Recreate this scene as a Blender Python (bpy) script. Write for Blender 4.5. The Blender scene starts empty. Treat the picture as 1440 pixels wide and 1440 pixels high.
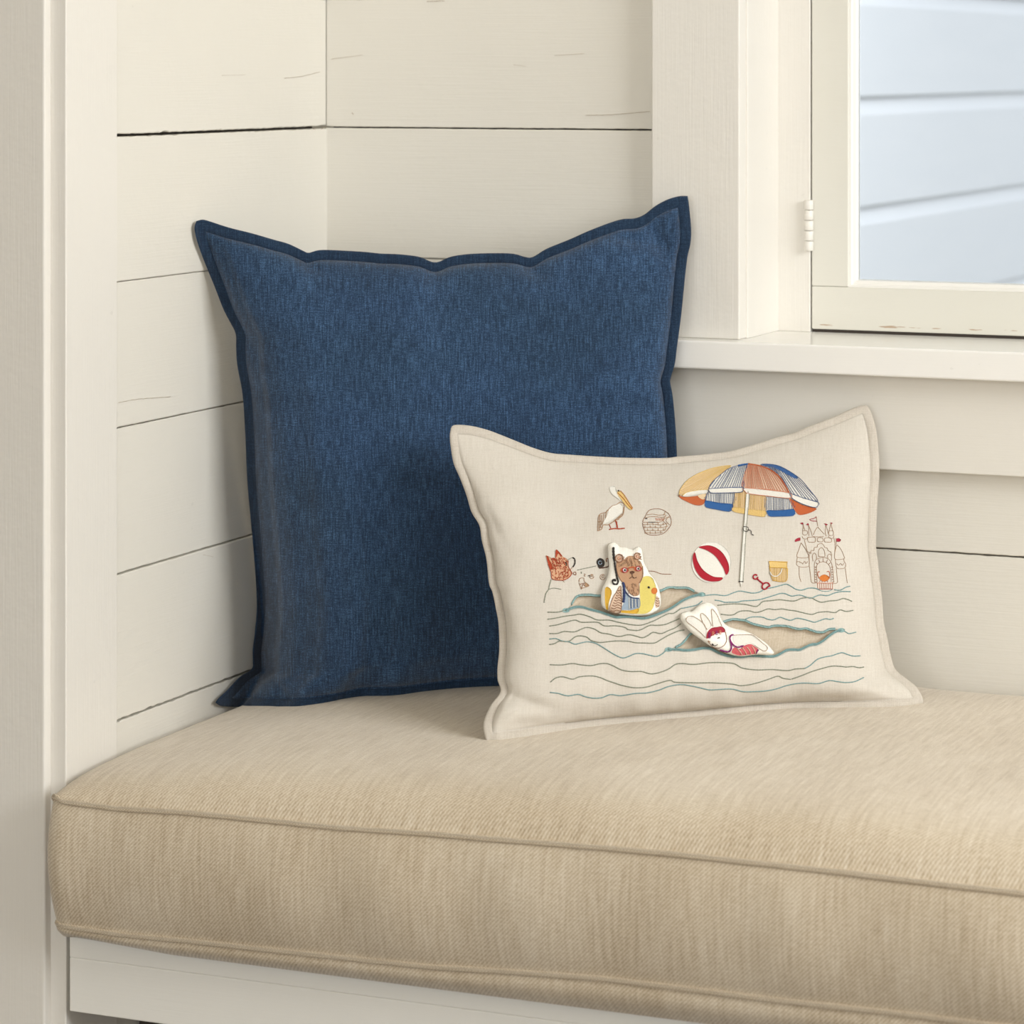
import bpy, bmesh, math, random
import numpy as np
from mathutils import Vector, noise
from mathutils.bvhtree import BVHTree
from mathutils.geometry import delaunay_2d_cdt
random.seed(7)
S = bpy.context.scene
COL = S.collection
# ------------------------------------------------------------------ camera frame
F, PX, HY = 4368.0, 720.0, 92.0
TH = math.atan2(2600 - 720, 4368)
CT, ST = math.cos(TH), math.sin(TH)
_r0 = (459 - 720) / F * 3.3
CX, CY, CZ = -(_r0 * CT - 3.3 * ST), -(_r0 * ST + 3.3 * CT), 1.14
CAM = Vector((CX, CY, CZ))
PP = 4368 * .1367 / 4368                       # plank pitch, 0.1367 m

def ray(px, py):
    a = (px - PX) / F
    return (a * CT - ST, a * ST + CT, -(py - HY) / F)
def at(px, py, d):
    r = ray(px, py)
    return Vector((CX + r[0] * d, CY + r[1] * d, CZ + r[2] * d))
def d_x(px, X): return (X - CX) / ray(px, 0)[0]
def d_y(px, Y): return (Y - CY) / ray(px, 0)[1]
def x_on(px, Y): return at(px, 0, d_y(px, Y)).x

# ------------------------------------------------------------------ object helpers
def tag(o, label=None, cat=None, group=None, kind=None):
    if label: o['label'] = label
    if cat: o['category'] = cat
    if group: o['group'] = group
    if kind: o['kind'] = kind
    return o
def empty(name, loc, parent=None):
    o = bpy.data.objects.new(name, None); COL.objects.link(o); o.location = loc
    o.empty_display_size = .05
    if parent: o.parent = parent
    return o
def wpos(o):
    p = Vector((0, 0, 0))
    while o: p += o.location; o = o.parent
    return p
def link(name, me, parent=None):
    """me holds world coordinates; keep them in place under the parent"""
    o = bpy.data.objects.new(name, me); COL.objects.link(o)
    if parent:
        o.parent = parent; o.location = -wpos(parent)
    return o
def mesh(name, verts, faces, mats, parent=None, smooth=True, mi=None, uv=None):
    me = bpy.data.meshes.new(name)
    me.from_pydata([tuple(v) for v in verts], [], faces)
    for m in (mats if isinstance(mats, (list, tuple)) else [mats]): me.materials.append(m)
    if mi is not None: me.polygons.foreach_set('material_index', mi)
    me.polygons.foreach_set('use_smooth', [smooth] * len(me.polygons))
    if uv is not None:
        l = me.uv_layers.new(name='UVMap')
        li = np.zeros(len(me.loops), np.int32); me.loops.foreach_get('vertex_index', li)
        l.data.foreach_set('uv', np.asarray(uv, np.float32)[li].ravel())
    me.update()
    o = link(name, me, parent)
    return o
class MB:
    def __init__(s): s.v = []; s.f = []; s.m = []
    def add(s, v, f, m=0):
        n = len(s.v); s.v += [tuple(p) for p in v]
        s.f += [tuple(i + n for i in q) for q in f]; s.m += [m] * len(f)
    def box(s, a, b, bev=.0, m=0):
        bm = bmesh.new(); bmesh.ops.create_cube(bm, size=1)
        for v in bm.verts:
            v.co = Vector([(a[i] + b[i]) / 2 + v.co[i] * (b[i] - a[i]) for i in range(3)])
        if bev: bmesh.ops.bevel(bm, geom=bm.edges[:], offset=bev, segments=3, profile=.5, affect='EDGES')
        bm.verts.index_update()
        s.add([v.co.copy() for v in bm.verts], [[v.index for v in f.verts] for f in bm.faces], m); bm.free()
    def build(s, name, mats, parent=None, smooth=False):
        o = mesh(name, s.v, s.f, mats, parent, smooth, s.m)
        if smooth: 
            o.data.shade_smooth() if hasattr(o.data, 'shade_smooth') else None
        return o
def tube_geo(pts, r, n=8, closed=False):
    pts = [Vector(p) for p in pts]; V = []; Fc = []
    N = len(pts)
    up = Vector((0, 0, 1)); 
    t0 = (pts[1] - pts[0]).normalized()
    nrm = t0.cross(up)
    if nrm.length < .1: nrm = t0.cross(Vector((1, 0, 0)))
    nrm.normalize()
    for i in range(N):
        if closed: t = (pts[(i + 1) % N] - pts[i - 1])
        else: t = pts[min(i + 1, N - 1)] - pts[max(i - 1, 0)]
        if t.length < 1e-9: t = t0.copy()
        t.normalize(); nrm = (nrm - t * nrm.dot(t)); nrm.normalize(); b = t.cross(nrm)
        rr = r[i] if hasattr(r, '__len__') else r
        for k in range(n):
            a = 2 * math.pi * k / n
            V.append(pts[i] + nrm * (math.cos(a) * rr) + b * (math.sin(a) * rr))
    for i in range(N if closed else N - 1):
        j = (i + 1) % N
        for k in range(n):
            Fc.append((i * n + k, i * n + (k + 1) % n, j * n + (k + 1) % n, j * n + k))
    if not closed:
        Fc.append(tuple(range(n))[::-1]); Fc.append(tuple((N - 1) * n + k for k in range(n)))
    return V, Fc
def crom(pts, step=1.5, closed=False):
    """Catmull-Rom resample of a 2-D polyline"""
    P = [np.array(p, float) for p in pts]
    if len(P) < 3 and not closed:
        n = max(2, int(np.linalg.norm(P[1] - P[0]) / step)); return [tuple(P[0] + (P[1] - P[0]) * i / n) for i in range(n + 1)]
    if closed: Q = [P[-1]] + P + [P[0], P[1]]
    else: Q = [2 * P[0] - P[1]] + P + [2 * P[-1] - P[-2]]
    out = []
    for i in range(1, len(Q) - 2):
        a, b, c, d = Q[i - 1], Q[i], Q[i + 1], Q[i + 2]
        n = max(1, int(np.linalg.norm(c - b) / step))
        for k in range(n):
            t = k / n
            out.append(tuple(.5 * ((2 * b) + (c - a) * t + (2 * a - 5 * b + 4 * c - d) * t * t + (-a + 3 * b - 3 * c + d) * t ** 3)))
    if not closed: out.append(tuple(Q[-2]))
    return out

# ------------------------------------------------------------------ materials
def lin(c):
    return tuple(((x / 255) / 12.92 if x / 255 <= .04045 else ((x / 255 + .055) / 1.055) ** 2.4) for x in c) + (1,)
class NT:
    def __init__(s, name):
        s.m = bpy.data.materials.new(name); s.m.use_nodes = True; s.t = s.m.node_tree
        s.b = s.t.nodes['Principled BSDF']
    def n(s, typ, **kw):
        x = s.t.nodes.new(typ)
        for k, v in kw.items():
            if k in x.inputs: x.inputs[k].default_value = v
            else: setattr(x, k, v)
        return x
    def l(s, a, b): s.t.links.new(a, b)
    def coords(s, kind, scale=(1, 1, 1), rot=(0, 0, 0)):
        c = s.n('ShaderNodeTexCoord'); mp = s.n('ShaderNodeMapping')
        mp.inputs['Scale'].default_value = scale; mp.inputs['Rotation'].default_value = rot
        s.l(c.outputs[kind], mp.inputs['Vector']); return mp.outputs['Vector']
    def noise(s, vec, scale=1., detail=3., rough=.6):
        x = s.n('ShaderNodeTexNoise'); x.inputs['Scale'].default_value = scale
        x.inputs['Detail'].default_value = detail; x.inputs['Roughness'].default_value = rough
        s.l(vec, x.inputs['Vector']); return x.outputs['Fac']
    def ramp(s, fac, stops):
        x = s.n('ShaderNodeValToRGB'); e = x.color_ramp.elements
        while len(e) < len(stops): e.new(.5)
        for q, (p, c) in zip(e, stops): q.position = p; q.color = c
        s.l(fac, x.inputs['Fac']); return x.outputs['Color']
    def math(s, op, a, b=None, c=None):
        x = s.n('ShaderNodeMath', operation=op)
        for i, v in enumerate((a, b, c)):
            if v is None: continue
            if isinstance(v, (int, float)): x.inputs[i].default_value = v
            else: s.l(v, x.inputs[i])
        return x.outputs[0]
    def mix(s, fac, a, b, mode='MIX'):
        x = s.n('ShaderNodeMix', data_type='RGBA', blend_type=mode)
        for i, v in ((0, fac), (6, a), (7, b)):
            if isinstance(v, (int, float)): x.inputs[i].default_value = v
            elif isinstance(v, tuple): x.inputs[i].default_value = v
            else: s.l(v, x.inputs[i])
        return x.outputs[2]
    def bump(s, h, strength=.3, dist=.001):
        x = s.n('ShaderNodeBump'); x.inputs['Strength'].default_value = strength; x.inputs['Distance'].default_value = dist
        s.l(h, x.inputs['Height']); s.l(x.outputs['Normal'], s.b.inputs['Normal'])
    def col(s, c):
        if isinstance(c, tuple): s.b.inputs['Base Color'].default_value = c
        else: s.l(c, s.b.inputs['Base Color'])
    def set(s, rough=.5, spec=.4, sheen=0):
        s.b.inputs['Roughness'].default_value = rough; s.b.inputs['Specular IOR Level'].default_value = spec
        if sheen: s.b.inputs['Sheen Weight'].default_value = sheen; s.b.inputs['Sheen Roughness'].default_value = .6
        return s.m

def paint(name, c, grain=(1, 1, 1), rough=.42, bump=.35, var=.06):
    t = NT(name)
    v = t.coords('Object')
    big = t.noise(v, 5, 3, .5)
    c2 = tuple(x * (1 - var) for x in c[:3]) + (1,)
    base = t.mix(t.math('MULTIPLY', big, 1.0), c, c2)
    # small chips and dents of old paint
    sp = t.noise(v, 95, 2, .5)
    chip = t.ramp(sp, [(.0, (0, 0, 0, 1)), (.76, (0, 0, 0, 1)), (.80, (1, 1, 1, 1))])
    base = t.mix(t.math('MULTIPLY', chip, .25), base, tuple(x * .72 for x in c[:3]) + (1,))
    t.col(base)
    g = t.noise(t.coords('Object', grain), 1, 4, .6)
    lump = t.noise(v, 38, 3, .6)
    h = t.math('ADD', t.math('MULTIPLY', g, .5), t.math('MULTIPLY', lump, .9))
    t.bump(h, bump, .0012)
    return t.set(rough, .35)
WALLC = lin((225, 221, 211))
M = {}
M['wall_b'] = paint('cream_paint_back_boards', WALLC, (14, 90, 520))
M['wall_l'] = paint('cream_paint_side_boards', WALLC, (90, 14, 520))
M['trim_v'] = paint('cream_paint_vertical_trim', lin((226, 222, 214)), (520, 520, 12), .4, .4, .04)
M['trim_h'] = paint('cream_paint_horizontal_trim', lin((225, 221, 212)), (12, 400, 520), .38, .2, .04)
M['sill'] = paint('cream_paint_sill_lit', lin((240, 238, 233)), (12, 400, 520), .2, .15, .03)  # trim cream made lighter, window light on the sill put into its colour
M['base'] = paint('cream_paint_bench', lin((238, 236, 229)), (12, 400, 520), .38, .2, .04)
M['plain'] = paint('room_wall_paint', lin((222, 216, 202)), (20, 20, 20), .6, .1, .02)
M['floor'] = paint('floor_boards', lin((104, 92, 78)), (3, 60, 60), .4, .1, .2)
M['dark'] = NT('dark_gap').m; M['dark'].node_tree.nodes['Principled BSDF'].inputs['Base Color'].default_value = lin((52, 42, 34))
M['ground'] = paint('garden_ground', lin((150, 150, 140)), (3, 3, 3), .9, .1, .2)

def sash_mat():
    t = NT('window_sash_worn_paint')
    v = t.coords('Object')
    g = t.noise(t.coords('Object', (30, 300, 160)), 1, 3, .6)
    c = t.mix(t.noise(v, 6, 2), lin((221, 219, 210)), lin((215, 212, 201)))
    # bare wood showing along the bottom rail: z just above the bottom edge
    sx = t.n('ShaderNodeSeparateXYZ'); tc = t.n('ShaderNodeTexCoord'); t.l(tc.outputs['Object'], sx.inputs[0])
    band = t.math('SUBTRACT', 1, t.math('MULTIPLY', t.math('ABSOLUTE', t.math('SUBTRACT', sx.outputs['Z'], CZ - .2655)), 1 / .006))
    band = t.math('MAXIMUM', band, 0)
    n2 = t.noise(t.coords('Object', (30, 60, 200)), 1, 3, .6)
    w = t.ramp(t.math('MULTIPLY', band, n2), [(0, (0, 0, 0, 1)), (.50, (0, 0, 0, 1)), (.54, (.8, .8, .8, 1))])
    c = t.mix(w, c, lin((170, 140, 110)))
    t.col(c); t.bump(g, .15, .001)
    return t.set(.38, .35)
M['sash'] = sash_mat()
M['putty'] = paint('white_glazing_bead', lin((236, 234, 228)), (60, 60, 60), .4, .1, .02)

def glass():
    m = bpy.data.materials.new('window_glass'); m.use_nodes = True; t = m.node_tree
    t.nodes.clear()
    o = t.nodes.new('ShaderNodeOutputMaterial'); mx = t.nodes.new('ShaderNodeMixShader')
    tr = t.nodes.new('ShaderNodeBsdfTransparent'); gl = t.nodes.new('ShaderNodeBsdfGlossy'); fr = t.nodes.new('ShaderNodeFresnel')
    gl.inputs['Roughness'].default_value = .02; fr.inputs['IOR'].default_value = 1.45
    tr.inputs['Color'].default_value = (.96, .975, .98, 1)
    t.links.new(fr.outputs[0], mx.inputs[0]); t.links.new(tr.outputs[0], mx.inputs[1]); t.links.new(gl.outputs[0], mx.inputs[2])
    t.links.new(mx.outputs[0], o.inputs[0]); return m
M['glass'] = glass()
def siding_mat():
    t = NT('pale_painted_siding'); t.col(t.mix(t.noise(t.coords('Object', (1, 3, 30)), 1, 2), lin((182, 184, 188)), lin((176, 179, 184))))
    return t.set(.5, .3)
M['siding'] = siding_mat()

def cloth(name, cd, cm, cl, wx=.0011, wy=.0011, slubx=(.0011, .020), sluby=(.016, .0011), big=.1, bump=.5, rough=.9, sheen=.2, wamt=.25, contrast=1., twill=0., tone=None, extra=None):
    """woven linen: UVs are metres; warp slubs run along v, weft slubs along u"""
    t = NT(name)
    nx = t.noise(t.coords('UV', (1 / slubx[0], 1 / slubx[1], 1)), 1, 2, .7)
    ny = t.noise(t.coords('UV', (1 / sluby[0], 1 / sluby[1], 1)), 1, 2, .7)
    nf = t.noise(t.coords('UV', (1 / .0013, 1 / .0013, 1)), 1, 2, .8)
    nb = t.noise(t.coords('UV', (9, 5, 1)), 1, 3, .5)
    s = t.math('ADD', t.math('MULTIPLY', nx, .33), t.math('MULTIPLY', ny, .23))
    s = t.math('ADD', s, t.math('MULTIPLY', nf, .36))
    s = t.math('ADD', s, t.math('MULTIPLY', nb, big))
    s = t.math('SUBTRACT', s, (.92 + big) / 2 - .5)
    # weave cells
    uv = t.n('ShaderNodeTexCoord').outputs['UV']; sp = t.n('ShaderNodeSeparateXYZ'); t.l(uv, sp.inputs[0])
    sx = t.math('SINE', t.math('MULTIPLY', sp.outputs[0], 2 * math.pi / wx))
    sy = t.math('SINE', t.math('MULTIPLY', sp.outputs[1], 2 * math.pi / wy))
    cell = t.math('MULTIPLY', sx, sy)
    if twill:
        tw = t.math('SINE', t.math('SUBTRACT', t.math('MULTIPLY', sp.outputs[0], 2 * math.pi / wx), t.math('MULTIPLY', sp.outputs[1], 2 * math.pi / wy)))
        cell = t.math('ADD', t.math('MULTIPLY', cell, 1 - twill), t.math('MULTIPLY', tw, twill))
    s = t.math('ADD', s, t.math('MULTIPLY', cell, wamt * .12))
    lo, hi = .5 - .16 / contrast, .5 + .16 / contrast
    c = t.ramp(s, [(lo, cd), (.5, cm), (hi, cl)])
    if extra:
        ne = t.noise(t.coords('UV', (7, 11, 1)), 1, 2, .5)
        c = t.mix(t.ramp(ne, [(.4, (0, 0, 0, 1)), (.62, (.5, .5, .5, 1))]), c, extra, 'MULTIPLY')
    t.col(c)
    h = t.math('ADD', t.math('MULTIPLY', cell, .35), t.math('ADD', nx, t.math('MULTIPLY', nf, 1.2)))
    t.bump(h, bump, .0006)
    return t.set(rough, .15, sheen)
M['blue'] = cloth('blue_chambray_linen', lin((10, 20, 33)), lin((35, 58, 86)), lin((80, 114, 152)), slubx=(.0014, .019), sluby=(.009, .0011), big=.10, sheen=.15, contrast=.95, extra=lin((225, 228, 220)))
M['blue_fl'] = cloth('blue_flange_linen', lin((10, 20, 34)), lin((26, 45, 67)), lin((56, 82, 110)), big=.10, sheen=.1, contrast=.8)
M['cream'] = cloth('natural_cream_linen', lin((186, 178, 165)), lin((201, 194, 183)), lin((211, 206, 196)), big=.14, bump=.2, sheen=.1, contrast=.7)
M['cream_fl'] = cloth('natural_cream_flange', lin((172, 162, 149)), lin((192, 184, 172)), lin((205, 198, 188)), big=.12, bump=.3, sheen=.1, contrast=.85)
M['lining'] = cloth('pocket_linen_shaded', lin((172, 156, 134)), lin((192, 178, 158)), lin((206, 194, 176)), big=.12, bump=.25, sheen=.1, contrast=.85)  # same beige as the cover, darkened for the shade inside the slits
M['seat'] = cloth('oatmeal_basket_weave', lin((156, 137, 110)), lin((197, 181, 156)), lin((223, 213, 195)), wx=.0036, wy=.0036, slubx=(.0036, .05), sluby=(.012, .002), big=.2, bump=.4, wamt=.9, contrast=.75, twill=.75, sheen=.32)
M['piping'] = cloth('oatmeal_piping', lin((170, 150, 122)), lin((204, 187, 160)), lin((222, 209, 188)), wx=.003, wy=.002, bump=.8, wamt=1.5)

def thread(name, c, bump=.3):
    t = NT(name); v = t.coords('Object', (900, 900, 900))
    n = t.noise(v, 1, 1)
    t.col(t.mix(n, tuple(x * .8 for x in lin(c)[:3]) + (1,), lin(c))); t.bump(n, bump, .0003)
    return t.set(.75, .2, .1)
TC = dict(teal=(128, 164, 164), apricot=(222, 172, 136), sea=(152, 186, 184), olive=(142, 148, 130), brown=(158, 116, 88), dbrown=(96, 62, 44), red=(176, 24, 44), orange=(198, 100, 54),
          peach=(236, 208, 168), yellow=(234, 200, 128), blue=(44, 96, 158), slate=(88, 104, 140), white=(240, 236, 226), dark=(48, 42, 38), fox=(204, 104, 62),
          rust=(176, 66, 34), salmon=(222, 146, 114), tan=(196, 154, 120), skin=(226, 196, 170), navy=(48, 62, 108), sky=(160, 176, 192), lemon=(232, 214, 118),
          amber=(228, 180, 66), plum=(140, 40, 112), pink=(214, 100, 106), rose=(196, 70, 88), hat=(168, 40, 60), beak=(216, 124, 54), tanline=(178, 146, 118), bluehat=(98, 124, 172), mocha=(180, 144, 112))
THM = {k: thread('thread_' + k, tuple(x * .95 for x in v)) for k, v in TC.items()}
M['toycloth'] = cloth('white_toy_cotton', lin((228, 222, 208)), lin((240, 236, 226)), lin((248, 246, 238)), big=.1, bump=.2, contrast=.9)

# ------------------------------------------------------------------ walls of painted boards
def jit(x, seed, amp):
    return amp * (noise.noise(Vector((x * 60, seed * 7.3, 0))) + .6 * noise.noise(Vector((x * 260, seed * 3.1, 5))))
def boards(name, axis, a0, a1, zs, gaps, mat, thick=.018, extra=None):
    """stack of boards whose face lies in the plane 0; axis 'x' -> back wall, 'y' -> left wall"""
    mb = MB()
    def P(a, o, z): return (a, o, z + CZ) if axis == 'x' else (-o, a, z + CZ)
    n = max(2, int((a1 - a0) / .004))
    for i in range(len(zs) - 1):
        zt, zb = zs[i], zs[i + 1]
        gt, gb = gaps[i], gaps[i + 1]
        off = 0.0006 * ((i * 37) % 5 - 2)
        V = []; Fc = []
        for k in range(n + 1):
            a = a0 + (a1 - a0) * k / n
            t_ = zt - gt[0] / 2 + (-abs(jit(a, i, gt[1])) if gt[1] else 0)
            b_ = zb + gb[0] / 2 + (abs(jit(a, i + 50, gb[1])) if gb[1] else 0)
            r = .0009
            V += [P(a, thick, t_), P(a, off + r, t_), P(a, off, t_ - r), P(a, off, b_ + r), P(a, off + r, b_), P(a, thick, b_)]
        for k in range(n):
            for q in range(5):
                A, B = k * 6 + q, k * 6 + q + 1
                f = (A, B, B + 6, A + 6)
                Fc.append(f)
        Fc.append((0, 1, 2, 3, 4, 5)); Fc.append(tuple(n * 6 + q for q in range(6)))
        mb.add(V, Fc)
    # backing behind the boards
    z0, z1 = zs[-1], zs[0]
    if axis == 'x': mb.box((a0, thick - .001, z0 + CZ), (a1, thick + .02, z1 + CZ), m=1)
    else: mb.box((-thick - .02, a0, z0 + CZ), (-thick + .001, a1, z1 + CZ), m=1)
    o = mb.build(name, [mat, M['dark']])
    tag(o, kind='structure'); return o
def zk(k): return -(.48 + k) * PP
G = {-1: (.0020, .0010), 0: (.0019, .0012), 1: (.0006, 0.0003), 2: (.0011, .0005), 3: (.0011, .0006), 4: (.0017, .0013)}
ks = list(range(-10, 9))
def gl(tab): return [tab.get(k, (.0008, .0005)) for k in ks]
GL = dict(G); GL[-1] = (.0015, .001); GL[0] = (.0021, .0017); GL[4] = (.0018, .0018)
boards('wall_left', 'y', -.4364 - .06, 0.0, [zk(k) for k in ks], gl(GL), M['wall_l'])
GB = dict(G); GB[0] = (.0012, .0007); GB[3] = (.0013, .0008)
boards('wall_back', 'x', 0.0, .42, [zk(k) for k in ks], gl(GB), M['wall_b'])
kb = [k for k in ks if k >= 2]
zz = [-.30] + [zk(k) for k in kb]
boards('wall_back_under_window', 'x', .42, 2.6, zz, [(0, 0)] + [GB.get(k, (.0008, .0005)) for k in kb], M['wall_b'])
boards('wall_back_beside_window', 'x', 1.20, 2.6, [zk(k) for k in ks if k < 2] + [-.30], [GB.get(k, (.0008, .0005)) for k in ks if k < 2] + [(0, 0)], M['wall_b'])
mb = MB(); mb.box((.42, 0, CZ + .86), (1.20, .038, CZ + 1.34)); tag(mb.build('wall_back_over_window', M['wall_b']), kind='structure')

# hairline cracks in the old paint, lying on the boards
M['crack'] = NT('crack_in_old_paint').m; M['crack'].node_tree.nodes['Principled BSDF'].inputs['Base Color'].default_value = lin((178, 164, 146))
def crack(parent, left, pts, r):
    q = []
    for i, (px, py) in enumerate(crom(pts, 4)):
        d = d_x(px, .0007) if left else d_y(px, -.0007)
        q.append(at(px, py + .5 * math.sin(i * 2.3) * (i % 3 == 0), d))
    v, f = tube_geo(q, [r * .7 * (.5 + .5 * abs(math.sin(i * 1.3 + px))) for i in range(len(q))], 5)
    mesh('paint_crack', v, f, M['crack'], bpy.data.objects[parent])
for pts, r in (([(400, 110), (425, 107), (450, 101)], .00035), ([(312, 106), (345, 105)], .0002), ([(167, 566), (195, 561), (240, 558)], .00035), ([(432, 332), (455, 329)], .0003), ([(440, 181), (448, 183), (456, 179)], .0007), ([(286, 330 + 450), (300, 783)], .0002)):
    crack('wall_left', True, pts, r)
for pts, r in (([(466, 83), (510, 77)], .0003), ([(780, 78), (822, 75)], .0003), ([(824, 162), (860, 161), (914, 157)], .0004), ([(722, 91), (740, 93)], .0003), ([(495, 158), (497, 161)], .0008), ([(712, 203), (716, 204)], .0006), ([(600, 2), (625, 1)], .0005)):
    crack('wall_back', False, pts, r)

# outer skin of the back wall
mb = MB()
mb.box((-.3, .04, 0), (.462, .15, 2.6)); mb.box((1.16, .04, 0), (2.7, .15, 2.6)); mb.box((.462, .04, 0), (1.16, .15, CZ - .31)); mb.box((.462, .04, CZ + .86), (1.16, .15, 2.6))
tag(mb.build('wall_back_outer', M['plain']), kind='structure')

# ------------------------------------------------------------------ opening trim at the left
mb = MB(); mb.box((-.03, -.527, 0), (.0015, -.4362, 2.55), .0012)
tag(mb.build('trim_1', M['trim_v']), kind='structure')
mb = MB(); mb.box((-.40, -.5375, 0), (x_on(63, -.5375), -.526, 2.55), .0022)
tag(mb.build('trim_2', M['trim_v'], smooth=False), kind='structure')
mb = MB(); mb.box((-2.4, -.530, 0), (-.38, -.40, 2.6)); mb.box((-.40, -.527, 0), (-.025, -.42, 2.6))
tag(mb.build('wall_left_front', M['plain']), kind='structure')

# ------------------------------------------------------------------ window
W = empty('window_1', (.8, 0, CZ - .27)); tag(W, 'cream painted casement window above the bench', 'window', kind='structure')
XL, XR, ZB, ZT = .4702, 1.1502, -.2735, .80
def part(name, f, mat, parent, smooth=False, label=None):
    mb = MB(); f(mb); o = mb.build(name, mat, parent, smooth)
    if label: o['label'] = label
    return o
part('casing', lambda b: (b.box((.3763, -.020, CZ + ZB), (XL, .0, CZ + ZT + .09), .0016)), M['trim_v'], W)
part('casing', lambda b: (b.box((XR, -.020, CZ + ZB), (XR + .094, .0, CZ + ZT + .09), .0016)), M['trim_v'], W)
part('casing', lambda b: (b.box((XL, -.020, CZ + ZT), (XR, .0, CZ + ZT + .09), .0016)), M['trim_h'], W)
def jamb(b):
    b.box((XL - .010, -.001, CZ + ZB), (XL + .0022, .15, CZ + ZT + .02), .0008)
    b.box((XR - .0022, -.001, CZ + ZB), (XR + .010, .15, CZ + ZT + .02), .0008)
    b.box((XL, -.001, CZ + ZT - .002), (XR, .15, CZ + ZT + .018), .0008)
part('jamb', jamb, M['trim_v'], W)
XS = x_on(1140, .095)
def stop(b):
    b.box((XL + .001, .095, CZ + ZB), (XS - .0006, .15, CZ + ZT), .0008)
    b.box((XR - (XS - XL), .095, CZ + ZB), (XR - .001, .15, CZ + ZT), .0008)
    b.box((XS, .095, CZ + ZT - .038), (XR - (XS - XL), .15, CZ + ZT), .0008)
part('window_frame', stop, M['trim_v'], W)
sl = part('sill', lambda b: b.box((.352, -.045, CZ - .3018), (XR + .118, .165, CZ + ZB), .0022), M['sill'], W)
part('apron', lambda b: b.box((.3763, -.019, CZ - .3955), (XR + .094, .001, CZ - .3015), .0012), M['trim_h'], W)
# sash
sash = empty('sash', (XS, .11, CZ + ZB), W)
x0, x1 = XS + .0008, XR - (XS - XL) - .0008
x0g = x_on(1193, .096); sw = x0g - x0                       # stile width
zb0 = -.2703; zr = at(1440, 413, d_y(1440, .096)).z - CZ - .0005   # top of bottom rail
zr = at(1200, 404, d_y(1200, .096)).z - CZ
def sash_f(b):
    b.box((x0, .096, CZ + zb0), (x0g, .13, CZ + ZT - .040), .001)
    b.box((x1 - sw, .096, CZ + zb0), (x1, .13, CZ + ZT - .040), .001)
part('stile', lambda b: b.box((x0, .096, CZ + zr + .0003), (x0g, .13, CZ + ZT - .040), .0009), M['sash'], sash)
part('stile', lambda b: b.box((x1 - sw, .096, CZ + zr + .0003), (x1, .13, CZ + ZT - .040), .0009), M['sash'], sash)
part('bottom_rail', lambda b: b.box((x0, .096, CZ + zb0), (x1, .13, CZ + zr), .0009), M['sash'], sash)
part('top_rail', lambda b: b.box((x0g, .0962, CZ + ZT - .085), (x1 - sw, .13, CZ + ZT - .0402), .0009), M['sash'], sash)
part('gap_shade_strip', lambda b: b.box((x0 + .0006, .099, CZ + ZB - .0004), (x1 - .0006, .125, CZ + zb0 + .001)), M['dark'], sash)  # dark strip added as the shade in the gap under the sash
def bead(b):
    g = .009; ya, yb = .0985, .112
    # sloped glazing bead as mitred frame, cross section with a step
    X0, X1, Z0, Z1 = x0g - .001, x1 - sw + .001, CZ + zr - .001, CZ + ZT - .084
    prof = [(0, ya), (.003, ya), (.0045, ya + .002), (.0075, ya + .003), (.0085, yb), (0, yb)]
    V = []
    for (cx, cz, sx, sz) in ((X0, Z0, 1, 1), (X1, Z0, -1, 1), (X1, Z1, -1, -1), (X0, Z1, 1, -1)):
        for (o, y) in prof: V.append((cx + sx * o, y, cz + sz * o))
    n = len(prof); Fc = []
    for k in range(4):
        j = (k + 1) % 4
        for q in range(n): Fc.append((k * n + q, k * n + (q + 1) % n, j * n + (q + 1) % n, j * n + q))
    b.add(V, Fc)
part('glazing_bead', bead, M['putty'], sash)
part('pane', lambda b: b.box((x0g + .002, .1085, CZ + zr + .002), (x1 - sw - .002, .1115, CZ + ZT - .087)), M['glass'], sash)
# hinge
hx = x_on(1137.5, .092)
hz0, hz1 = [at(1137, y, d_y(1137, .092)).z for y in (353, 281)]
hg = empty('hinge', (hx, .092, (hz0 + hz1) / 2), W)
def knuckle(i):
    def f(b):
        za = hz0 + (hz1 - hz0) * i / 5; zb = hz0 + (hz1 - hz0) * (i + 1) / 5
        r = .0048
        prof = [(0, za + .0003), (r * .9, za + .0003), (r, za + .001), (r, zb - .001), (r * .9, zb - .0003), (0, zb - .0003)]
        n = 20; V = []; Fc = []
        for k in range(n):
            a = 2 * math.pi * k / n
            for (rr, z) in prof: V.append((hx + rr * math.cos(a), .0915 + rr * math.sin(a), z))
        m = len(prof)
        for k in range(n):
            for q in range(m - 1): Fc.append((k * m + q, ((k + 1) % n) * m + q, ((k + 1) % n) * m + q + 1, k * m + q + 1))
        b.add(V, Fc)
    return f
for i in range(5): part('knuckle', knuckle(i), M['trim_v'], hg, True)
part('hinge_leaf', lambda b: b.box((hx - .002, .0935, hz0 + .002), (hx + .0015, .0985, hz1 - .002), .0004), M['trim_v'], hg)

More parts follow.
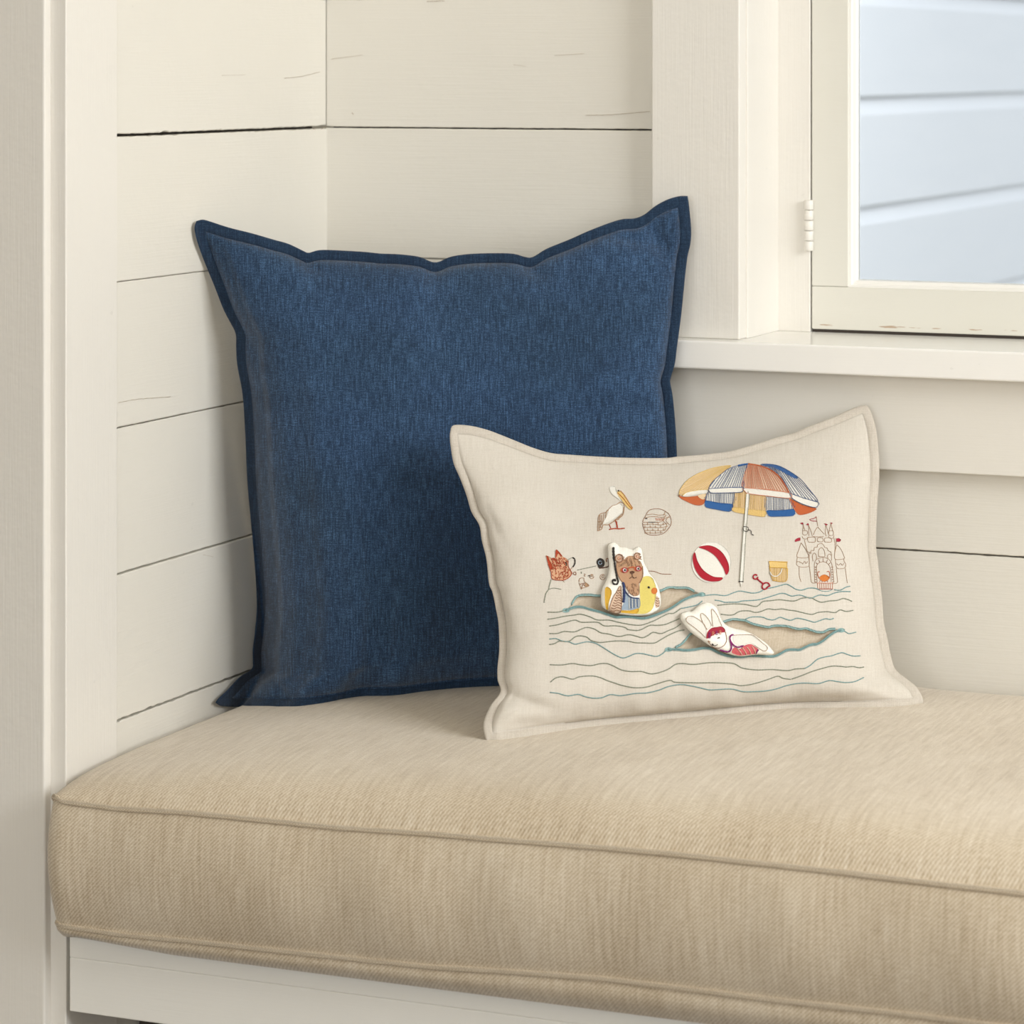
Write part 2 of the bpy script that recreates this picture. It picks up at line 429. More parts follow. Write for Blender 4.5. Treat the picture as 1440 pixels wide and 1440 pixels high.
# ------------------------------------------------------------------ outside: lapped siding of the next wing
def siding():
    V = []; Fc = []
    Xp = 0.0; pitch = .181
    z0 = at(1203, 137, d_x(1203, Xp)).z      # shadow line level
    prof = []
    for i in range(-5, 11):
        z = z0 + i * pitch
        # above the line: board face; below it a cove that faces the sky
        prof += [(Xp - .016, z - .001), (Xp - .014, z - .006), (Xp - .006, z - .022), (Xp, z - .034), (Xp, z - pitch + .004), (Xp - .001, z - pitch + .0008)]
    prof.sort(key=lambda p: -p[1]) if False else None
    out = []
    for i in range(10, -6, -1):
        z = z0 + i * pitch
        out += [(Xp - .008, z - .001), (Xp - .0075, z - .005), (Xp - .004, z - .018), (Xp, z - .030), (Xp + .0005, z - pitch + .003), (Xp - .0005, z - pitch + .0004)]
    for y in (.16, 4.2):
        for (x, z) in out: V.append((x, y, z))
    n = len(out)
    for k in range(n - 1): Fc.append((k, k + 1, n + k + 1, n + k))
    o = mesh('wall_exterior', V, Fc, M['siding'], smooth=False); tag(o, kind='structure')
siding()
mb = MB(); mb.box((-14, .17, -.35), (14, 16, -.3)); tag(mb.build('ground', M['ground']), kind='structure')

# ------------------------------------------------------------------ the bench under the cushion
B = empty('window_bench', (1.1, -.27, 0)); tag(B, 'cream painted built-in window bench holding up the long cushion', 'bench')
zt_, zs_, zbm = CZ - .788, CZ - .8070, CZ - .8558
part('front_board', lambda b: b.box((.0068, -.530, zbm), (2.4, -.508, zs_ + .0001), .0012), M['base'], B)
part('edge_board', lambda b: b.box((.0068, -.5302, zs_), (2.4, -.508, zt_), .0012), M['base'], B)
part('seat_deck', lambda b: b.box((.004, -.509, zt_ - .02), (2.4, -.003, zt_ - .0005)), M['base'], B)
part('recessed_panel', lambda b: b.box((.004, -.40, .0), (2.4, -.38, zt_ - .02)), M['dark'], B)  # coloured dark to stand for the shade under the bench

# ------------------------------------------------------------------ cushion
PT = [(-.02, -.657), (.02, -.657), (.0788, -.6579), (.15, -.6548), (.22, -.6543), (.30, -.6536), (.38, -.6506), (.458, -.6488), (.547, -.6464), (.61, -.6455), (.68, -.6456), (.75, -.6457), (.826, -.6468), (.893, -.647), (1.3, -.648), (2.4, -.648)]
PB = [(-.02, -.769), (.027, -.769), (.085, -.7699), (.148, -.768), (.218, -.7669), (.296, -.7655), (.377, -.7642), (.462, -.7592), (.539, -.7556), (.5955, -.7555), (.6875, -.7556), (.783, -.754), (.892, -.7541), (1.3, -.755), (2.4, -.755)]
def zp(x): return float(np.interp(x, [p[0] for p in PT], [p[1] for p in PT]))
def zb(x): return float(np.interp(x, [p[0] for p in PB], [p[1] for p in PB]))
XE, XL0, YF, YB = 2.35, .0045, -.565, -.004
RC = .020
def ztop(x, y, detail=True):
    df = max(0, y - YF); db = max(0, YB - y); dl = max(0, x - XL0); dr = max(0, XE - x)
    sy = 1 - .6 * math.exp(-df / .014) - .4 * math.exp(-df / .06)
    sl_ = 1 - math.exp(-dl / .006)
    eb = (1 - math.exp(-db / .022)) * (1 - math.exp(-dr / .02))
    sx = 1 - math.exp(-dl / .13)
    z = zp(x) + (.019 * sy * sl_ + .030 * sx * sy) * (.5 + .5 * eb)
    if detail:
        z += .0012 * sy * eb * noise.noise(Vector((x * 9, y * 7, 1.3))) + .0005 * noise.noise(Vector((x * 40, y * 30, 4))) * sy
    return z
def xstart(y):
    t = RC - (y - YF)
    return XL0 + (RC - math.sqrt(max(0, RC * RC - t * t)) if t > 0 else 0)
def cushion():
    C = empty('bench_cushion', (1.1, -.28, CZ - .77)); tag(C, 'long oatmeal beige woven seat cushion with piped edges on the cream bench', 'cushion')
    ys = [YF + RC * (1 - math.cos(math.pi / 2 * i / 8)) for i in range(9)]
    ys += [ys[-1] + (YB - ys[-1]) * ((i + 1) / 110) for i in range(110)]
    ss = np.concatenate([np.linspace(0, 1, 330) ** 1.35])
    V = []; UV = []; Fc = []; ny = len(ys); nx = len(ss)
    for y in ys:
        xs = xstart(y)
        for s_ in ss:
            x = xs + (XE - xs) * s_
            V.append((x, y, CZ + ztop(x, y))); UV.append((x, y))
    for j in range(ny - 1):
        for i in range(nx - 1):
            a = j * nx + i; Fc.append((a, a + 1, a + nx + 1, a + nx))
    # perimeter: left side from back to front, front to the right, then the right end and back
    per = [(xstart(y), y) for y in ys[::-1]] + [(xstart(YF) + (XE - xstart(YF)) * s_, YF) for s_ in ss[1:]]
    per += [(XE, y) for y in ys[1:]] 
    arc = [0]
    for a, b in zip(per, per[1:]): arc.append(arc[-1] + math.hypot(b[0] - a[0], b[1] - a[1]))
    nrm = []
    for i in range(len(per)):
        a = per[max(i - 1, 0)]; b = per[min(i + 1, len(per) - 1)]
        tx, ty = b[0] - a[0], b[1] - a[1]; L = math.hypot(tx, ty) or 1
        nrm.append((ty / L, -tx / L))
    base = len(V)
    K = 18
    for i, (p, n) in enumerate(zip(per, nrm)):
        x, y = p
        za = ztop(x, y); zb_ = zb(x)
        if y > -.54 and x < .1: lim = 0.0
        else: lim = 1.0
        wr = noise.noise(Vector((arc[i] * 14, 2.2, 0))) * .4 + 1
        for k in range(K + 6):
            if k < K:
                t = k / (K - 1); z = za + (zb_ - za) * t
                o = .0125 * math.sin(math.pi * min(1, t)) ** .75 * wr - .004 * t
            else:
                t = (k - K + 1) / 6; z = zb_ + (-.7878 + .006 * max(0, 1 - x / .12) - zb_) * t
                o = -.004 + .004 * math.sin(math.pi * t) - .016 * t * t
            if y > -.52 and x < .1: o = min(o, 0) if n[0] < -.5 else o
            elif x < .1: o *= max(.3, abs(n[1]))
            V.append((x + n[0] * o, y + n[1] * o, CZ + z)); UV.append((arc[i] - .6, z))
    KK = K + 6
    for i in range(len(per) - 1):
        for k in range(KK - 1):
            a = base + i * KK + k; Fc.append((a, a + 1, a + KK + 1, a + KK))
    # back and underside closing strip
    o = mesh('cover', V, Fc, M['seat'], C, True, uv=UV)
    for zf, dz, nm, inset in ((lambda p: ztop(*p), .0, 'top_piping', -.0012), (lambda p: zb(p[0]), .0, 'bottom_piping', -.0042)):
        pts = [Vector((p[0] + n[0] * (inset + .0022), p[1] + n[1] * (inset + .0022), CZ + zf(p) + dz)) for p, n in zip(per, nrm)]
        if nm == 'top_piping':
            for q in pts:
                if q.x < .05 and q.y > YF + .004: q.z -= min(.007, (q.y - YF - .004) * .6); q.x = max(q.x, XL0 + .002)
        pts = [q for i, q in enumerate(pts) if i == 0 or (q - pts[i - 1]).length > 1e-5]
        v, f = tube_geo(pts, [.0025 + .0003 * noise.noise(q * 60) for q in pts], 8)
        uv = [(pts[i // 8].x + pts[i // 8].y, (i % 8) * .002) for i in range(len(v))]
        mesh(nm, v, f, M['piping'], C, True, uv=uv)
    return C
cushion()

# ------------------------------------------------------------------ pillows
def edge(pts, n=400):
    P = np.array(crom(pts, 2.0)); d = np.r_[0, np.cumsum(np.hypot(*np.diff(P, axis=0).T))]; d /= d[-1]
    return lambda t: np.stack([np.interp(t, d, P[:, 0]), np.interp(t, d, P[:, 1])], -1)
def floor_depth(px, py, sink=.0012):
    """distance at which the view ray meets the cushion top"""
    d = 2.95
    for _ in range(25):
        p = at(px, py, d); r = ray(px, py)[2]
        d = .5 * d + .5 * (ztop(min(max(p.x, XL0), XE), min(max(p.y, YF), YB), True) - sink) / r
    return d
class Pillow:
    pass
def pillow(name, top, right, bottom, left, dTL, dTR, m, Hf, Hb, mats, N, puck, label, seed, bulge=None, slit=None, flw=.0015, nd=5, pw=.52, und=.0018, sag=1., dents=()):
    t_, r_, b_, l_ = edge(top), edge(right), edge(bottom), edge(left)
    Wp = np.hypot(*(np.array(top[-1]) - np.array(top[0]))); Hp = np.hypot(*(np.array(left[-1]) - np.array(left[0])))
    mu, mv = m / Wp, m / Hp
    fu = np.linspace(0, mu, nd + 1)
    us = np.r_[fu, np.linspace(mu, 1 - mu, N[0] + 1)[1:-1], 1 - fu[::-1]]
    fv = np.linspace(0, mv, nd + 1)
    vs = np.r_[fv, np.linspace(mv, 1 - mv, N[1] + 1)[1:-1], 1 - fv[::-1]]
    U, V = np.meshgrid(us, vs)
    T, Bm, L, R = t_(us)[None], b_(us)[None], l_(vs)[:, None], r_(vs)[:, None]
    c00, c10, c01, c11 = [np.array(q, float) for q in (top[0], top[-1], bottom[0], bottom[-1])]
    u, v = U[..., None], V[..., None]
    P = (1 - v) * T + v * Bm + (1 - u) * L + u * R - ((1 - u) * (1 - v) * c00 + u * (1 - v) * c10 + (1 - u) * v * c01 + u * v * c11)
    bd = np.array([floor_depth(*q) for q in b_(us)])
    # smooth the bottom line a little
    k = np.ones(15) / 15; bd2 = np.convolve(np.pad(bd, 7, mode='edge'), k, 'valid'); bd = np.minimum(bd2, bd)
    td = dTL + (dTR - dTL) * us
    D = (1 - V) * td[None] + V * bd[None]
    if bulge is not None: D = D + bulge(U, V)
    a = np.clip((U - mu) / (1 - 2 * mu), 0, 1); b = np.clip((V - mv) / (1 - 2 * mv), 0, 1)
    b0 = b; b = b ** sag
    dome = (4 * a * (1 - a)) ** pw * (4 * b * (1 - b)) ** pw
    ny, nx = U.shape
    wr = np.zeros_like(U); rip = np.zeros_like(U)
    for j in range(ny):
        for i in range(nx):
            uu, vv = U[j, i], V[j, i]
            x, y = P[j, i]
            du = min(uu, 1 - uu) * Wp; dv = min(vv, 1 - vv) * Hp; dd = min(du, dv)
            al = x if dv < du else y
            w = puck * math.exp(-max(0, dd - m) / 30) * noise.noise(Vector((al * .035, seed, (x + y) * .006))) * min(1, max(0, dd - m) / 8)
            w += und * noise.noise(Vector((x * .010, y * .012, seed + 3))) + .0010 * noise.noise(Vector((x * .03, y * .022, seed + 9)))
            # creases running in from the corners
            wr[j, i] = w
            rip[j, i] = .0026 * noise.noise(Vector((al * .022, seed + 5, 0))) * max(0, (m - dd) / m)
    hf = Hf * dome + wr * np.minimum(1, dome * 4)
    hb = Hb * dome
    for (dx, dy, ang, ln, wd, dp) in dents:
        ca, sa = math.cos(ang), math.sin(ang); X = P[..., 0] - dx; Y = P[..., 1] - dy
        p_, q_ = X * ca + Y * sa, -X * sa + Y * ca
        hf = hf - dp * np.exp(-(p_ / ln) ** 2 - (q_ / wd) ** 2) * np.minimum(1, dome * 5)
    b = b0
    if slit is not None:
        hf = hf - slit(P[..., 0], P[..., 1])
    fl = (a <= 0) | (a >= 1) | (b <= 0) | (b >= 1)
    inner = ~((U < mu - 1e-9) | (U > 1 - mu + 1e-9) | (V < mv - 1e-9) | (V > 1 - mv + 1e-9))
    def w3(Dm):
        A = (P[..., 0] - PX) / F
        return np.stack([CX + (A * CT - ST) * Dm, CY + (A * ST + CT) * Dm, CZ - (P[..., 1] - HY) / F * Dm], -1)
    A = (P[..., 0] - PX) / F
    dmaxx = (.004 - CX) / np.minimum(A * CT - ST, -1e-3)
    lim_y = np.where(P[..., 0] > 900, -.024, -.004)
    dmaxy = (lim_y - CY) / (A * ST + CT)
    dmax = np.minimum(dmaxx, dmaxy)
    D = np.minimum(D, dmax - .003)
    front = w3(D - hf); back = w3(np.minimum(D + hb, dmax))
    root = empty(name, w3(D)[ny - 1, nx // 2])
    for key, val in label.items(): root[key] = val
    UVm = np.stack([P[..., 0] * .00069, -P[..., 1] * .00069], -1)
    # body
    idx = -np.ones(U.shape, int); js, is_ = np.where(inner); idx[js, is_] = np.arange(len(js))
    nfr = len(js)
    Vt = list(map(tuple, front[inner])) + list(map(tuple, back[inner])); uv = list(UVm[inner]) * 2
    Fc = []
    j0, j1, i0, i1 = js.min(), js.max(), is_.min(), is_.max()
    for j in range(j0, j1):
        for i in range(i0, i1):
            q = (idx[j, i], idx[j + 1, i], idx[j + 1, i + 1], idx[j, i + 1])
            Fc.append(tuple(int(x) for x in q)); Fc.append(tuple(int(x) + nfr for x in q[::-1]))
    ring = [(j0, i) for i in range(i0, i1)] + [(j, i1) for j in range(j0, j1)] + [(j1, i) for i in range(i1, i0, -1)] + [(j, i0) for j in range(j1, j0, -1)]
    for p, q in zip(ring, ring[1:] + ring[:1]):
        a_, b_2 = int(idx[p]), int(idx[q]); Fc.append((a_, b_2, b_2 + nfr, a_ + nfr))
    body = mesh('cover', Vt, Fc, mats[0], root, True, uv=uv)
    # flange
    flm = ~((U > mu + 1e-9) & (U < 1 - mu - 1e-9) & (V > mv + 1e-9) & (V < 1 - mv - 1e-9))
    dd = np.minimum(np.minimum(U, 1 - U) * Wp, np.minimum(V, 1 - V) * Hp)
    th = flw * np.clip((m - dd) / 3, .15, 1) * np.clip(.45 + dd / 2, .45, 1)
    fr = w3(np.minimum(D + rip - th, dmax)); bk = w3(np.minimum(D + rip + th, dmax + .0005))
    idx2 = -np.ones(U.shape, int); js2, is2 = np.where(flm); idx2[js2, is2] = np.arange(len(js2)); n2 = len(js2)
    Vt = list(map(tuple, fr[flm])) + list(map(tuple, bk[flm])); uv = list(UVm[flm]) * 2; Fc = []
    for j in range(ny - 1):
        for i in range(nx - 1):
            q = (idx2[j, i], idx2[j + 1, i], idx2[j + 1, i + 1], idx2[j, i + 1])
            if min(q) < 0 or (inner[j, i] and inner[j + 1, i + 1] and inner[j, i + 1] and inner[j + 1, i]): continue
            Fc.append(tuple(int(x) for x in q)); Fc.append(tuple(int(x) + n2 for x in q[::-1]))
    ring = [(0, i) for i in range(nx - 1)] + [(j, nx - 1) for j in range(ny - 1)] + [(ny - 1, i) for i in range(nx - 1, 0, -1)] + [(j, 0) for j in range(ny - 1, 0, -1)]
    for p, q in zip(ring, ring[1:] + ring[:1]):
        a_, b_2 = int(idx2[p]), int(idx2[q]); Fc.append((a_, b_2, b_2 + n2, a_ + n2))
    mesh('flange', Vt, Fc, mats[1], root, True, uv=uv)
    return root, front, inner, body

bt = [(276, 311), (283, 309), (291, 310), (322, 320), (354, 328), (385, 337), (406, 343), (427, 353), (434, 355.5), (447, 352), (464, 351.5), (510, 354), (535, 356.5), (560, 357.5), (589, 361), (612, 369), (634, 361), (662, 357), (700, 356), (723, 357), (740, 361.7), (750, 361), (769, 349.6), (800, 337), (833, 322.5), (871, 309), (892, 307), (906, 301.7), (921, 290), (937.5, 281), (954, 276), (967, 275.5)]
br = [(967, 275.5), (969, 289), (972, 322), (971, 343), (967, 360), (963.5, 389), (958, 443), (952, 489), (949, 512), (944, 529), (942.5, 538), (946, 557), (950, 600), (952, 642), (953, 700), (955, 780), (958, 860), (962, 930), (966, 966)]
bl = [(276, 311), (273.5, 320), (276, 335), (281, 351), (289, 372), (301.7, 403), (314, 434.6), (324.6, 455), (331.5, 470), (332, 491), (334, 516), (341, 555), (345, 613), (348, 680), (357, 780), (361, 847), (358.5, 888), (355.5, 912), (355.5, 931), (354, 941), (337, 952), (318, 972), (307, 982), (303, 988)]
bb = [(303, 988), (312, 993), (339, 994), (374, 994.6), (412, 995), (440, 992), (468, 987.5), (492, 982), (502, 980.5), (530, 980), (560, 978.5), (629, 970), (699, 966), (760, 964), (830, 963), (900, 964), (966, 966)]
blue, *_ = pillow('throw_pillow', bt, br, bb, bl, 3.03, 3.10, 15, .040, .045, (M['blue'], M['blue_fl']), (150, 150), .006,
    dict(label='large square slate blue linen throw pillow leaning in the corner behind the small pillow', category='pillow'), 1.7, pw=.42, und=.0010, dents=((926, 335, 1.2, 34, 13, .008), (880, 335, .2, 40, 9, .004), (384, 960, .75, 26, 5, .008), (350, 480, 1.0, 40, 10, .004), (742, 380, .3, 26, 8, .004), (434, 372, .5, 24, 8, .004)))

ct = [(634, 602), (637.5, 598), (650, 597.5), (667, 599.7), (687, 605), (703, 611), (723, 619), (745, 628), (762, 633.7), (778, 637.5), (803, 639.5), (860, 643), (900, 644), (936, 644), (954, 642), (990, 639), (1026, 634.5), (1062, 624.5), (1098, 613.5), (1113, 609.5), (1135, 600.5), (1160, 591), (1173, 586), (1197, 575), (1210, 570.5), (1219, 570)]
cr = [(1219, 570), (1223, 575), (1228, 588), (1232, 603), (1234, 618), (1236, 643), (1236.5, 667), (1235, 693), (1233, 727), (1232, 768), (1235, 793), (1238, 820), (1241, 848), (1243, 875), (1248, 898), (1253, 923), (1259, 941), (1273, 953), (1287, 964), (1293, 972), (1298.5, 984), (1297, 990)]
cl_ = [(634, 602), (632.5, 613), (634, 630), (638, 652), (647, 673), (656, 697), (663, 720), (674, 739), (677.5, 760), (684, 787), (687.5, 820), (692.5, 833), (697.5, 857), (701, 878), (702, 913), (699.5, 940), (700, 957), (703.7, 972.5), (690, 992), (681, 1012), (680, 1027), (684, 1042)]
cb = [(684, 1042), (700, 1042.5), (710, 1041.5), (743, 1036.7), (777, 1031), (818, 1025), (860, 1020), (920, 1014.5), (1024, 1005), (1076, 1000), (1139, 997), (1217, 996.5), (1259, 995), (1285, 992.5), (1297, 990)]

def C(o, pts): ox, oy, s = o; return [(ox + x / s, oy + y / s) for x, y in pts]
W1 = (660, 820, 6); W5 = (760, 760, 6); W4 = (1030, 800, 7.2); W3 = (870, 800, 8); UO = (940, 640, 6.545); KO = (930, 640, 5.143)
QO = (1100, 710, 12); BO = (820, 670, 10.286); XO = (760, 760, 12); TO = (820, 750, 12); RO = (940, 830, 9)
A_up = C(W5, [(215, 590), (260, 540), (300, 480), (350, 462), (420, 460), (500, 467), (700, 450), (900, 440), (1010, 425), (1080, 398), (1160, 400), (1240, 402), (1300, 430), (1360, 455)])
A_lo = C(W5, [(215, 590), (260, 574), (300, 565), (350, 565), (420, 585), (500, 605), (560, 625), (640, 650), (700, 645), (780, 650), (870, 660), (950, 640), (1040, 605), (1110, 570), (1200, 510), (1280, 475), (1360, 455)])
B_up = C(W3, [(560, 905), (640, 880), (700, 850), (750, 800), (800, 740), (900, 690), (1050, 640), (1190, 592), (1260, 572), (1330, 568)]) + C(W4, [(60, 515), (130, 524), (200, 555), (280, 575), (360, 590), (420, 577), (500, 577), (560, 582), (620, 600), (680, 610), (740, 604), (800, 622), (860, 640), (920, 640), (980, 612), (1040, 608), (1100, 620)])
B_lo = C(W3, [(560, 905), (660, 910), (760, 920), (860, 910), (960, 895), (1040, 905), (1120, 945), (1200, 975), (1300, 993)]) + C(W4, [(0, 888), (80, 893), (200, 882), (320, 888), (420, 888), (490, 860), (550, 827), (620, 820), (680, 822), (740, 795), (800, 770), (860, 763), (920, 730), (980, 680), (1040, 640), (1100, 620)])
def polyd(X, Y, poly):
    """signed distance (positive inside) on numpy arrays"""
    P = np.array(poly); n = len(P); d = np.full(X.shape, 1e9); ins = np.zeros(X.shape, bool)
    for i in range(n):
        a, b = P[i], P[(i + 1) % n]; e = b - a; L = e @ e
        if L < 1e-9: continue
        t = np.clip(((X - a[0]) * e[0] + (Y - a[1]) * e[1]) / L, 0, 1)
        d = np.minimum(d, np.hypot(X - a[0] - t * e[0], Y - a[1] - t * e[1]))
        c = ((a[1] > Y) != (b[1] > Y)) & (X < (b[0] - a[0]) * (Y - a[1]) / (b[1] - a[1] + 1e-12) + a[0])
        ins ^= c
    return np.where(ins, d, -d)
slA = crom(A_up, 4)[:-1] + crom(A_lo, 4)[::-1][:-1]
slB = crom(B_up, 4)[:-1] + crom(B_lo, 4)[::-1][:-1]
def slit(X, Y):
    out = np.zeros_like(X)
    for sl, lo in ((slA, A_lo), (slB, B_lo)):
        d = polyd(X, Y, sl)
        out += .0075 * np.clip(d / 5.0, 0, 1) ** .7
        # the pocket lip below bellies forward a little
        L = np.array(lo)
        yl = np.interp(X, L[:, 0], L[:, 1]); inx = np.clip((X - L[0, 0]) / 25, 0, 1) * np.clip((L[-1, 0] - X) / 25, 0, 1)
        below = np.clip(Y - yl, 0, 60)
        out -= .0030 * inx * np.exp(-below / 22) * (Y > yl) * np.clip(-d / 2.0, 0, 1)
    return out
cream, cfront, cinner, cbody = pillow('embroidered_pillow', ct, cr, cb, cl_, 2.95, 3.03, 12, .056, .032, (M['cream'], M['cream_fl']), (310, 205), .0045,
    dict(label='small oblong cream linen pillow embroidered with a seaside scene, leaning on the blue pillow', category='pillow'), 8.1, slit=slit, sag=1.5, dents=((730, 985, .25, 44, 10, .006), (694, 740, 1.1, 30, 9, .003), (1262, 975, .5, 40, 8, .005), (1165, 985, -.05, 60, 7, .004), (715, 1025, -.2, 60, 8, .003), (1247, 905, 1.1, 30, 7, .004)))

def bvh_of(o):
    me = o.data
    off = wpos(o)
    return BVHTree.FromPolygons([v.co + off for v in me.vertices], [tuple(p.vertices) for p in me.polygons])
BC = bvh_of(cbody)
def hit(bvh, px, py, lift):
    d = Vector(ray(px, py)); d.normalize()
    loc, n, i, dist = bvh.ray_cast(CAM, d)
    if loc is None: return None
    if n.dot(d) > 0: n = -n
    n = (n * .35 - d * .65).normalized()
    return loc + n * lift
PXM = .00066
def stitch(mb, bvh, pts, w, m, lift=.0004, closed=False, wob=.15, raw=False):
    """one line of thread laid on the cloth; w = width in photo pixels"""
    q = pts if raw else crom(pts, 1.2, closed)
    out = []
    for i, p in enumerate(q):
        h = hit(bvh, p[0], p[1], lift)
        if h is not None: out.append(h)
    if len(out) < 2: return
    r = w * PXM / 2
    out = [p for i, p in enumerate(out) if i == 0 or (p - out[i - 1]).length > 1e-5]
    if len(out) < 2: return
    v, f = tube_geo(out, [r * (1 + wob * math.sin(i * 1.9)) for i in range(len(out))], 5)
    mb.add(v, f, m)
def fill(mb, bvh, pts, m, lift=.0005, grid=2.2, smooth=True, closed=True):
    P = crom(pts, 2.0, True) if smooth else list(pts)
    pl = np.array(P); X0, Y0 = pl.min(0); X1, Y1 = pl.max(0)
    gx, gy = np.meshgrid(np.arange(X0, X1, grid), np.arange(Y0, Y1, grid))
    d = polyd(gx, gy, P); ok = d > grid * .45
    co = [Vector(p) for p in P] + [Vector((x, y)) for x, y in zip(gx[ok], gy[ok])]
    vs, es, fs, *_ = delaunay_2d_cdt(co, [], [list(range(len(P)))], 1, 1e-4)
    V = []
    for p in vs:
        h = hit(bvh, p.x, p.y, lift)
        if h is None: h = hit(bvh, p.x + .7, p.y + .7, lift) or hit(bvh, p.x - .7, p.y - .7, lift)
        V.append(h)
    good = [all(V[i] is not None for i in f) for f in fs]
    fs = [list(f) for f, g in zip(fs, good) if g]
    V = [v if v is not None else Vector((0, 0, 0)) for v in V]
    # give it thickness: a second layer below plus a skirt
    n = len(V); edges = {}
    for f in fs:
        for a, b in zip(f, f[1:] + f[:1]): edges[(a, b)] = 1
    low = []
    for p in V:
        dr = (p - CAM).normalized(); low.append(p + dr * (lift * 1.1))
    F2 = [tuple(f) for f in fs] + [tuple(i + n for i in f[::-1]) for f in fs]
    for (a, b) in edges:
        if (b, a) not in edges: F2.append((a, b, b + n, a + n))
    used = sorted({i for f in F2 for i in f}); rm = {o: k for k, o in enumerate(used)}; VV = V + low
    mb.add([VV[i] for i in used], [tuple(rm[i] for i in f) for f in F2], m)
def hatch(mb, bvh, poly, m, ang, gap, w, lift=.0008, conv=None, jitr=.3):
    """parallel (or converging) stitches clipped to a polygon"""
    P = crom(poly, 3, True); pl = np.array(P); cx, cy = pl.mean(0)
    R = max(np.hypot(*(pl - (cx, cy)).T)) * 1.2; ca, sa = math.cos(ang), math.sin(ang)
    if conv: R *= 2.4
    k = -R
    while k < R:
        if conv:
            x1, y1 = conv; ex, ey = cx - sa * k + ca * R, cy + ca * k + sa * R
            ln = [(x1 + (ex - x1) * t, y1 + (ey - y1) * t) for t in np.linspace(0, 1, 140)]
        else:
            ln = [(cx - sa * k + ca * t, cy + ca * k + sa * t) for t in np.linspace(-R, R, 60)]
        X = np.array(ln); d = polyd(X[:, 0], X[:, 1], P); run = []
        for p, dd in zip(ln, d):
            if dd > .4: run.append(p)
            else:
                if len(run) > 1: stitch(mb, bvh, run, w, m, lift, raw=True)
                run = []
        if len(run) > 1: stitch(mb, bvh, run, w, m, lift, raw=True)
        k += gap * (1 + random.uniform(-jitr, jitr))
def circ(x, y, r, n=16, ry=None): return [(x + r * math.cos(2 * math.pi * k / n), y + (ry or r) * math.sin(2 * math.pi * k / n)) for k in range(n)]
class Emb:
    """one embroidered motif = one mesh with thread colours"""
    def __init__(s, bvh, o): s.mb = MB(); s.bvh = bvh; s.o = o; s.mats = []
    def mi(s, c):
        if c not in s.mats: s.mats.append(c)
        return s.mats.index(c)
    def line(s, c, pts, w=1.1, lift=.0004, closed=False): stitch(s.mb, s.bvh, C(s.o, pts) if s.o else pts, w, s.mi(c), lift, closed)
    def fill(s, c, pts, lift=.0005, smooth=True): fill(s.mb, s.bvh, C(s.o, pts) if s.o else pts, s.mi(c), lift, smooth=smooth)
    def hatch(s, c, pts, ang, gap, w=.8, lift=.0009, conv=None):
        hatch(s.mb, s.bvh, C(s.o, pts) if s.o else pts, s.mi(c), ang, gap, w, lift, C(s.o, [conv])[0] if conv else None)
    def build(s, name, parent, label=None):
        o = s.mb.build(name, [THM[c] for c in s.mats] or [THM['white']], parent, True)
        if label: o['label'] = label
        return o

# pocket linings and rims
for i, (sl, up, lo, nm) in enumerate(((slA, A_up, A_lo, 'bear'), (slB, B_up, B_lo, 'rabbit'))):
    mb = MB(); P = np.array(sl)
    fill(mb, BC, [tuple(p) for p in P], 0, .0004, 2.5, False)
    o = mb.build('pocket_lining', M['lining'], cream, True); o['label'] = 'beige cloth, shade put into its colour, inside the slit pocket holding the %s' % nm
    me = o.data; uvl = me.uv_layers.new(name='UVMap'); off = wpos(o)
    for lp in me.loops:
        c = me.vertices[lp.vertex_index].co + off; uvl.data[lp.index].uv = (c.x, c.z)
    e = Emb(BC, None)
    for d_, w, c in ((0, 2.6, 'sea'), (1.6, 1.2, 'teal'), (-1.4, 1.1, 'olive')):
        e.line(c, [(x, y - d_ * .8) for x, y in up[1:-1]], w * .9, .0008)
        e.line(c if d_ >= 0 else 'teal', [(x, y + d_ * .8) for x, y in lo], w, .0012)
    e.line('teal', lo, 1.8, .0020)
    tips = (lo[0], lo[-1])
    for (tx, ty) in tips: e.fill('sea', [(tx - 5, ty - 1), (tx, ty - 3), (tx + 5, ty - 1), (tx + 5, ty + 2), (tx, ty + 3.4), (tx - 5, ty + 2)], .0008)
    e.build('pocket_rim', cream, 'teal stitched rim of the slit pocket holding the %s' % nm)

# waves
e = Emb(BC, None)
L = []
L.append(('olive', C(W1, [(660, 245), (740, 245), (800, 233), (830, 232)])))
L.append(('teal', C(W3, [(960, 300), (1080, 290), (1200, 300), (1300, 265)]) + C(W4, [(80, 225), (200, 245), (270, 235), (330, 205), (400, 190), (480, 170), (545, 155), (600, 180), (640, 205), (700, 215), (770, 195), (830, 195), (880, 212)])))
L.append(('teal', C(W4, [(1030, 212), (1090, 215), (1150, 185), (1190, 175)])))
L.append(('teal', C(W3, [(1240, 375), (1340, 373), (1440, 366)])[:2] + C(W4, [(100, 325), (250, 315), (350, 290), (430, 265), (480, 250), (530, 250), (600, 275), (680, 265), (760, 290), (800, 295), (880, 265), (960, 270), (1030, 245), (1100, 230), (1195, 230)])))
L.append(('olive', C(W5, [(60, 665), (130, 655), (200, 640), (280, 630), (340, 622), (420, 645), (480, 670), (580, 672), (660, 690), (740, 706)]) + C(W3, [(130, 625), (250, 632), (380, 590), (480, 540), (560, 503), (620, 498), (700, 445)])))
L.append(('teal', C(W3, [(700, 445), (780, 430), (880, 405), (940, 362)])))
L.append(('teal', C(W3, [(1080, 352), (1130, 358), (1190, 375), (1240, 375)])))
L.append(('olive', C(W5, [(75, 722), (140, 712), (200, 695), (290, 672), (350, 690), (480, 690), (540, 720), (640, 720), (720, 735)]) + C(W3, [(100, 680), (200, 692), (260, 680), (350, 635), (430, 635), (520, 625), (600, 595), (680, 560)])))
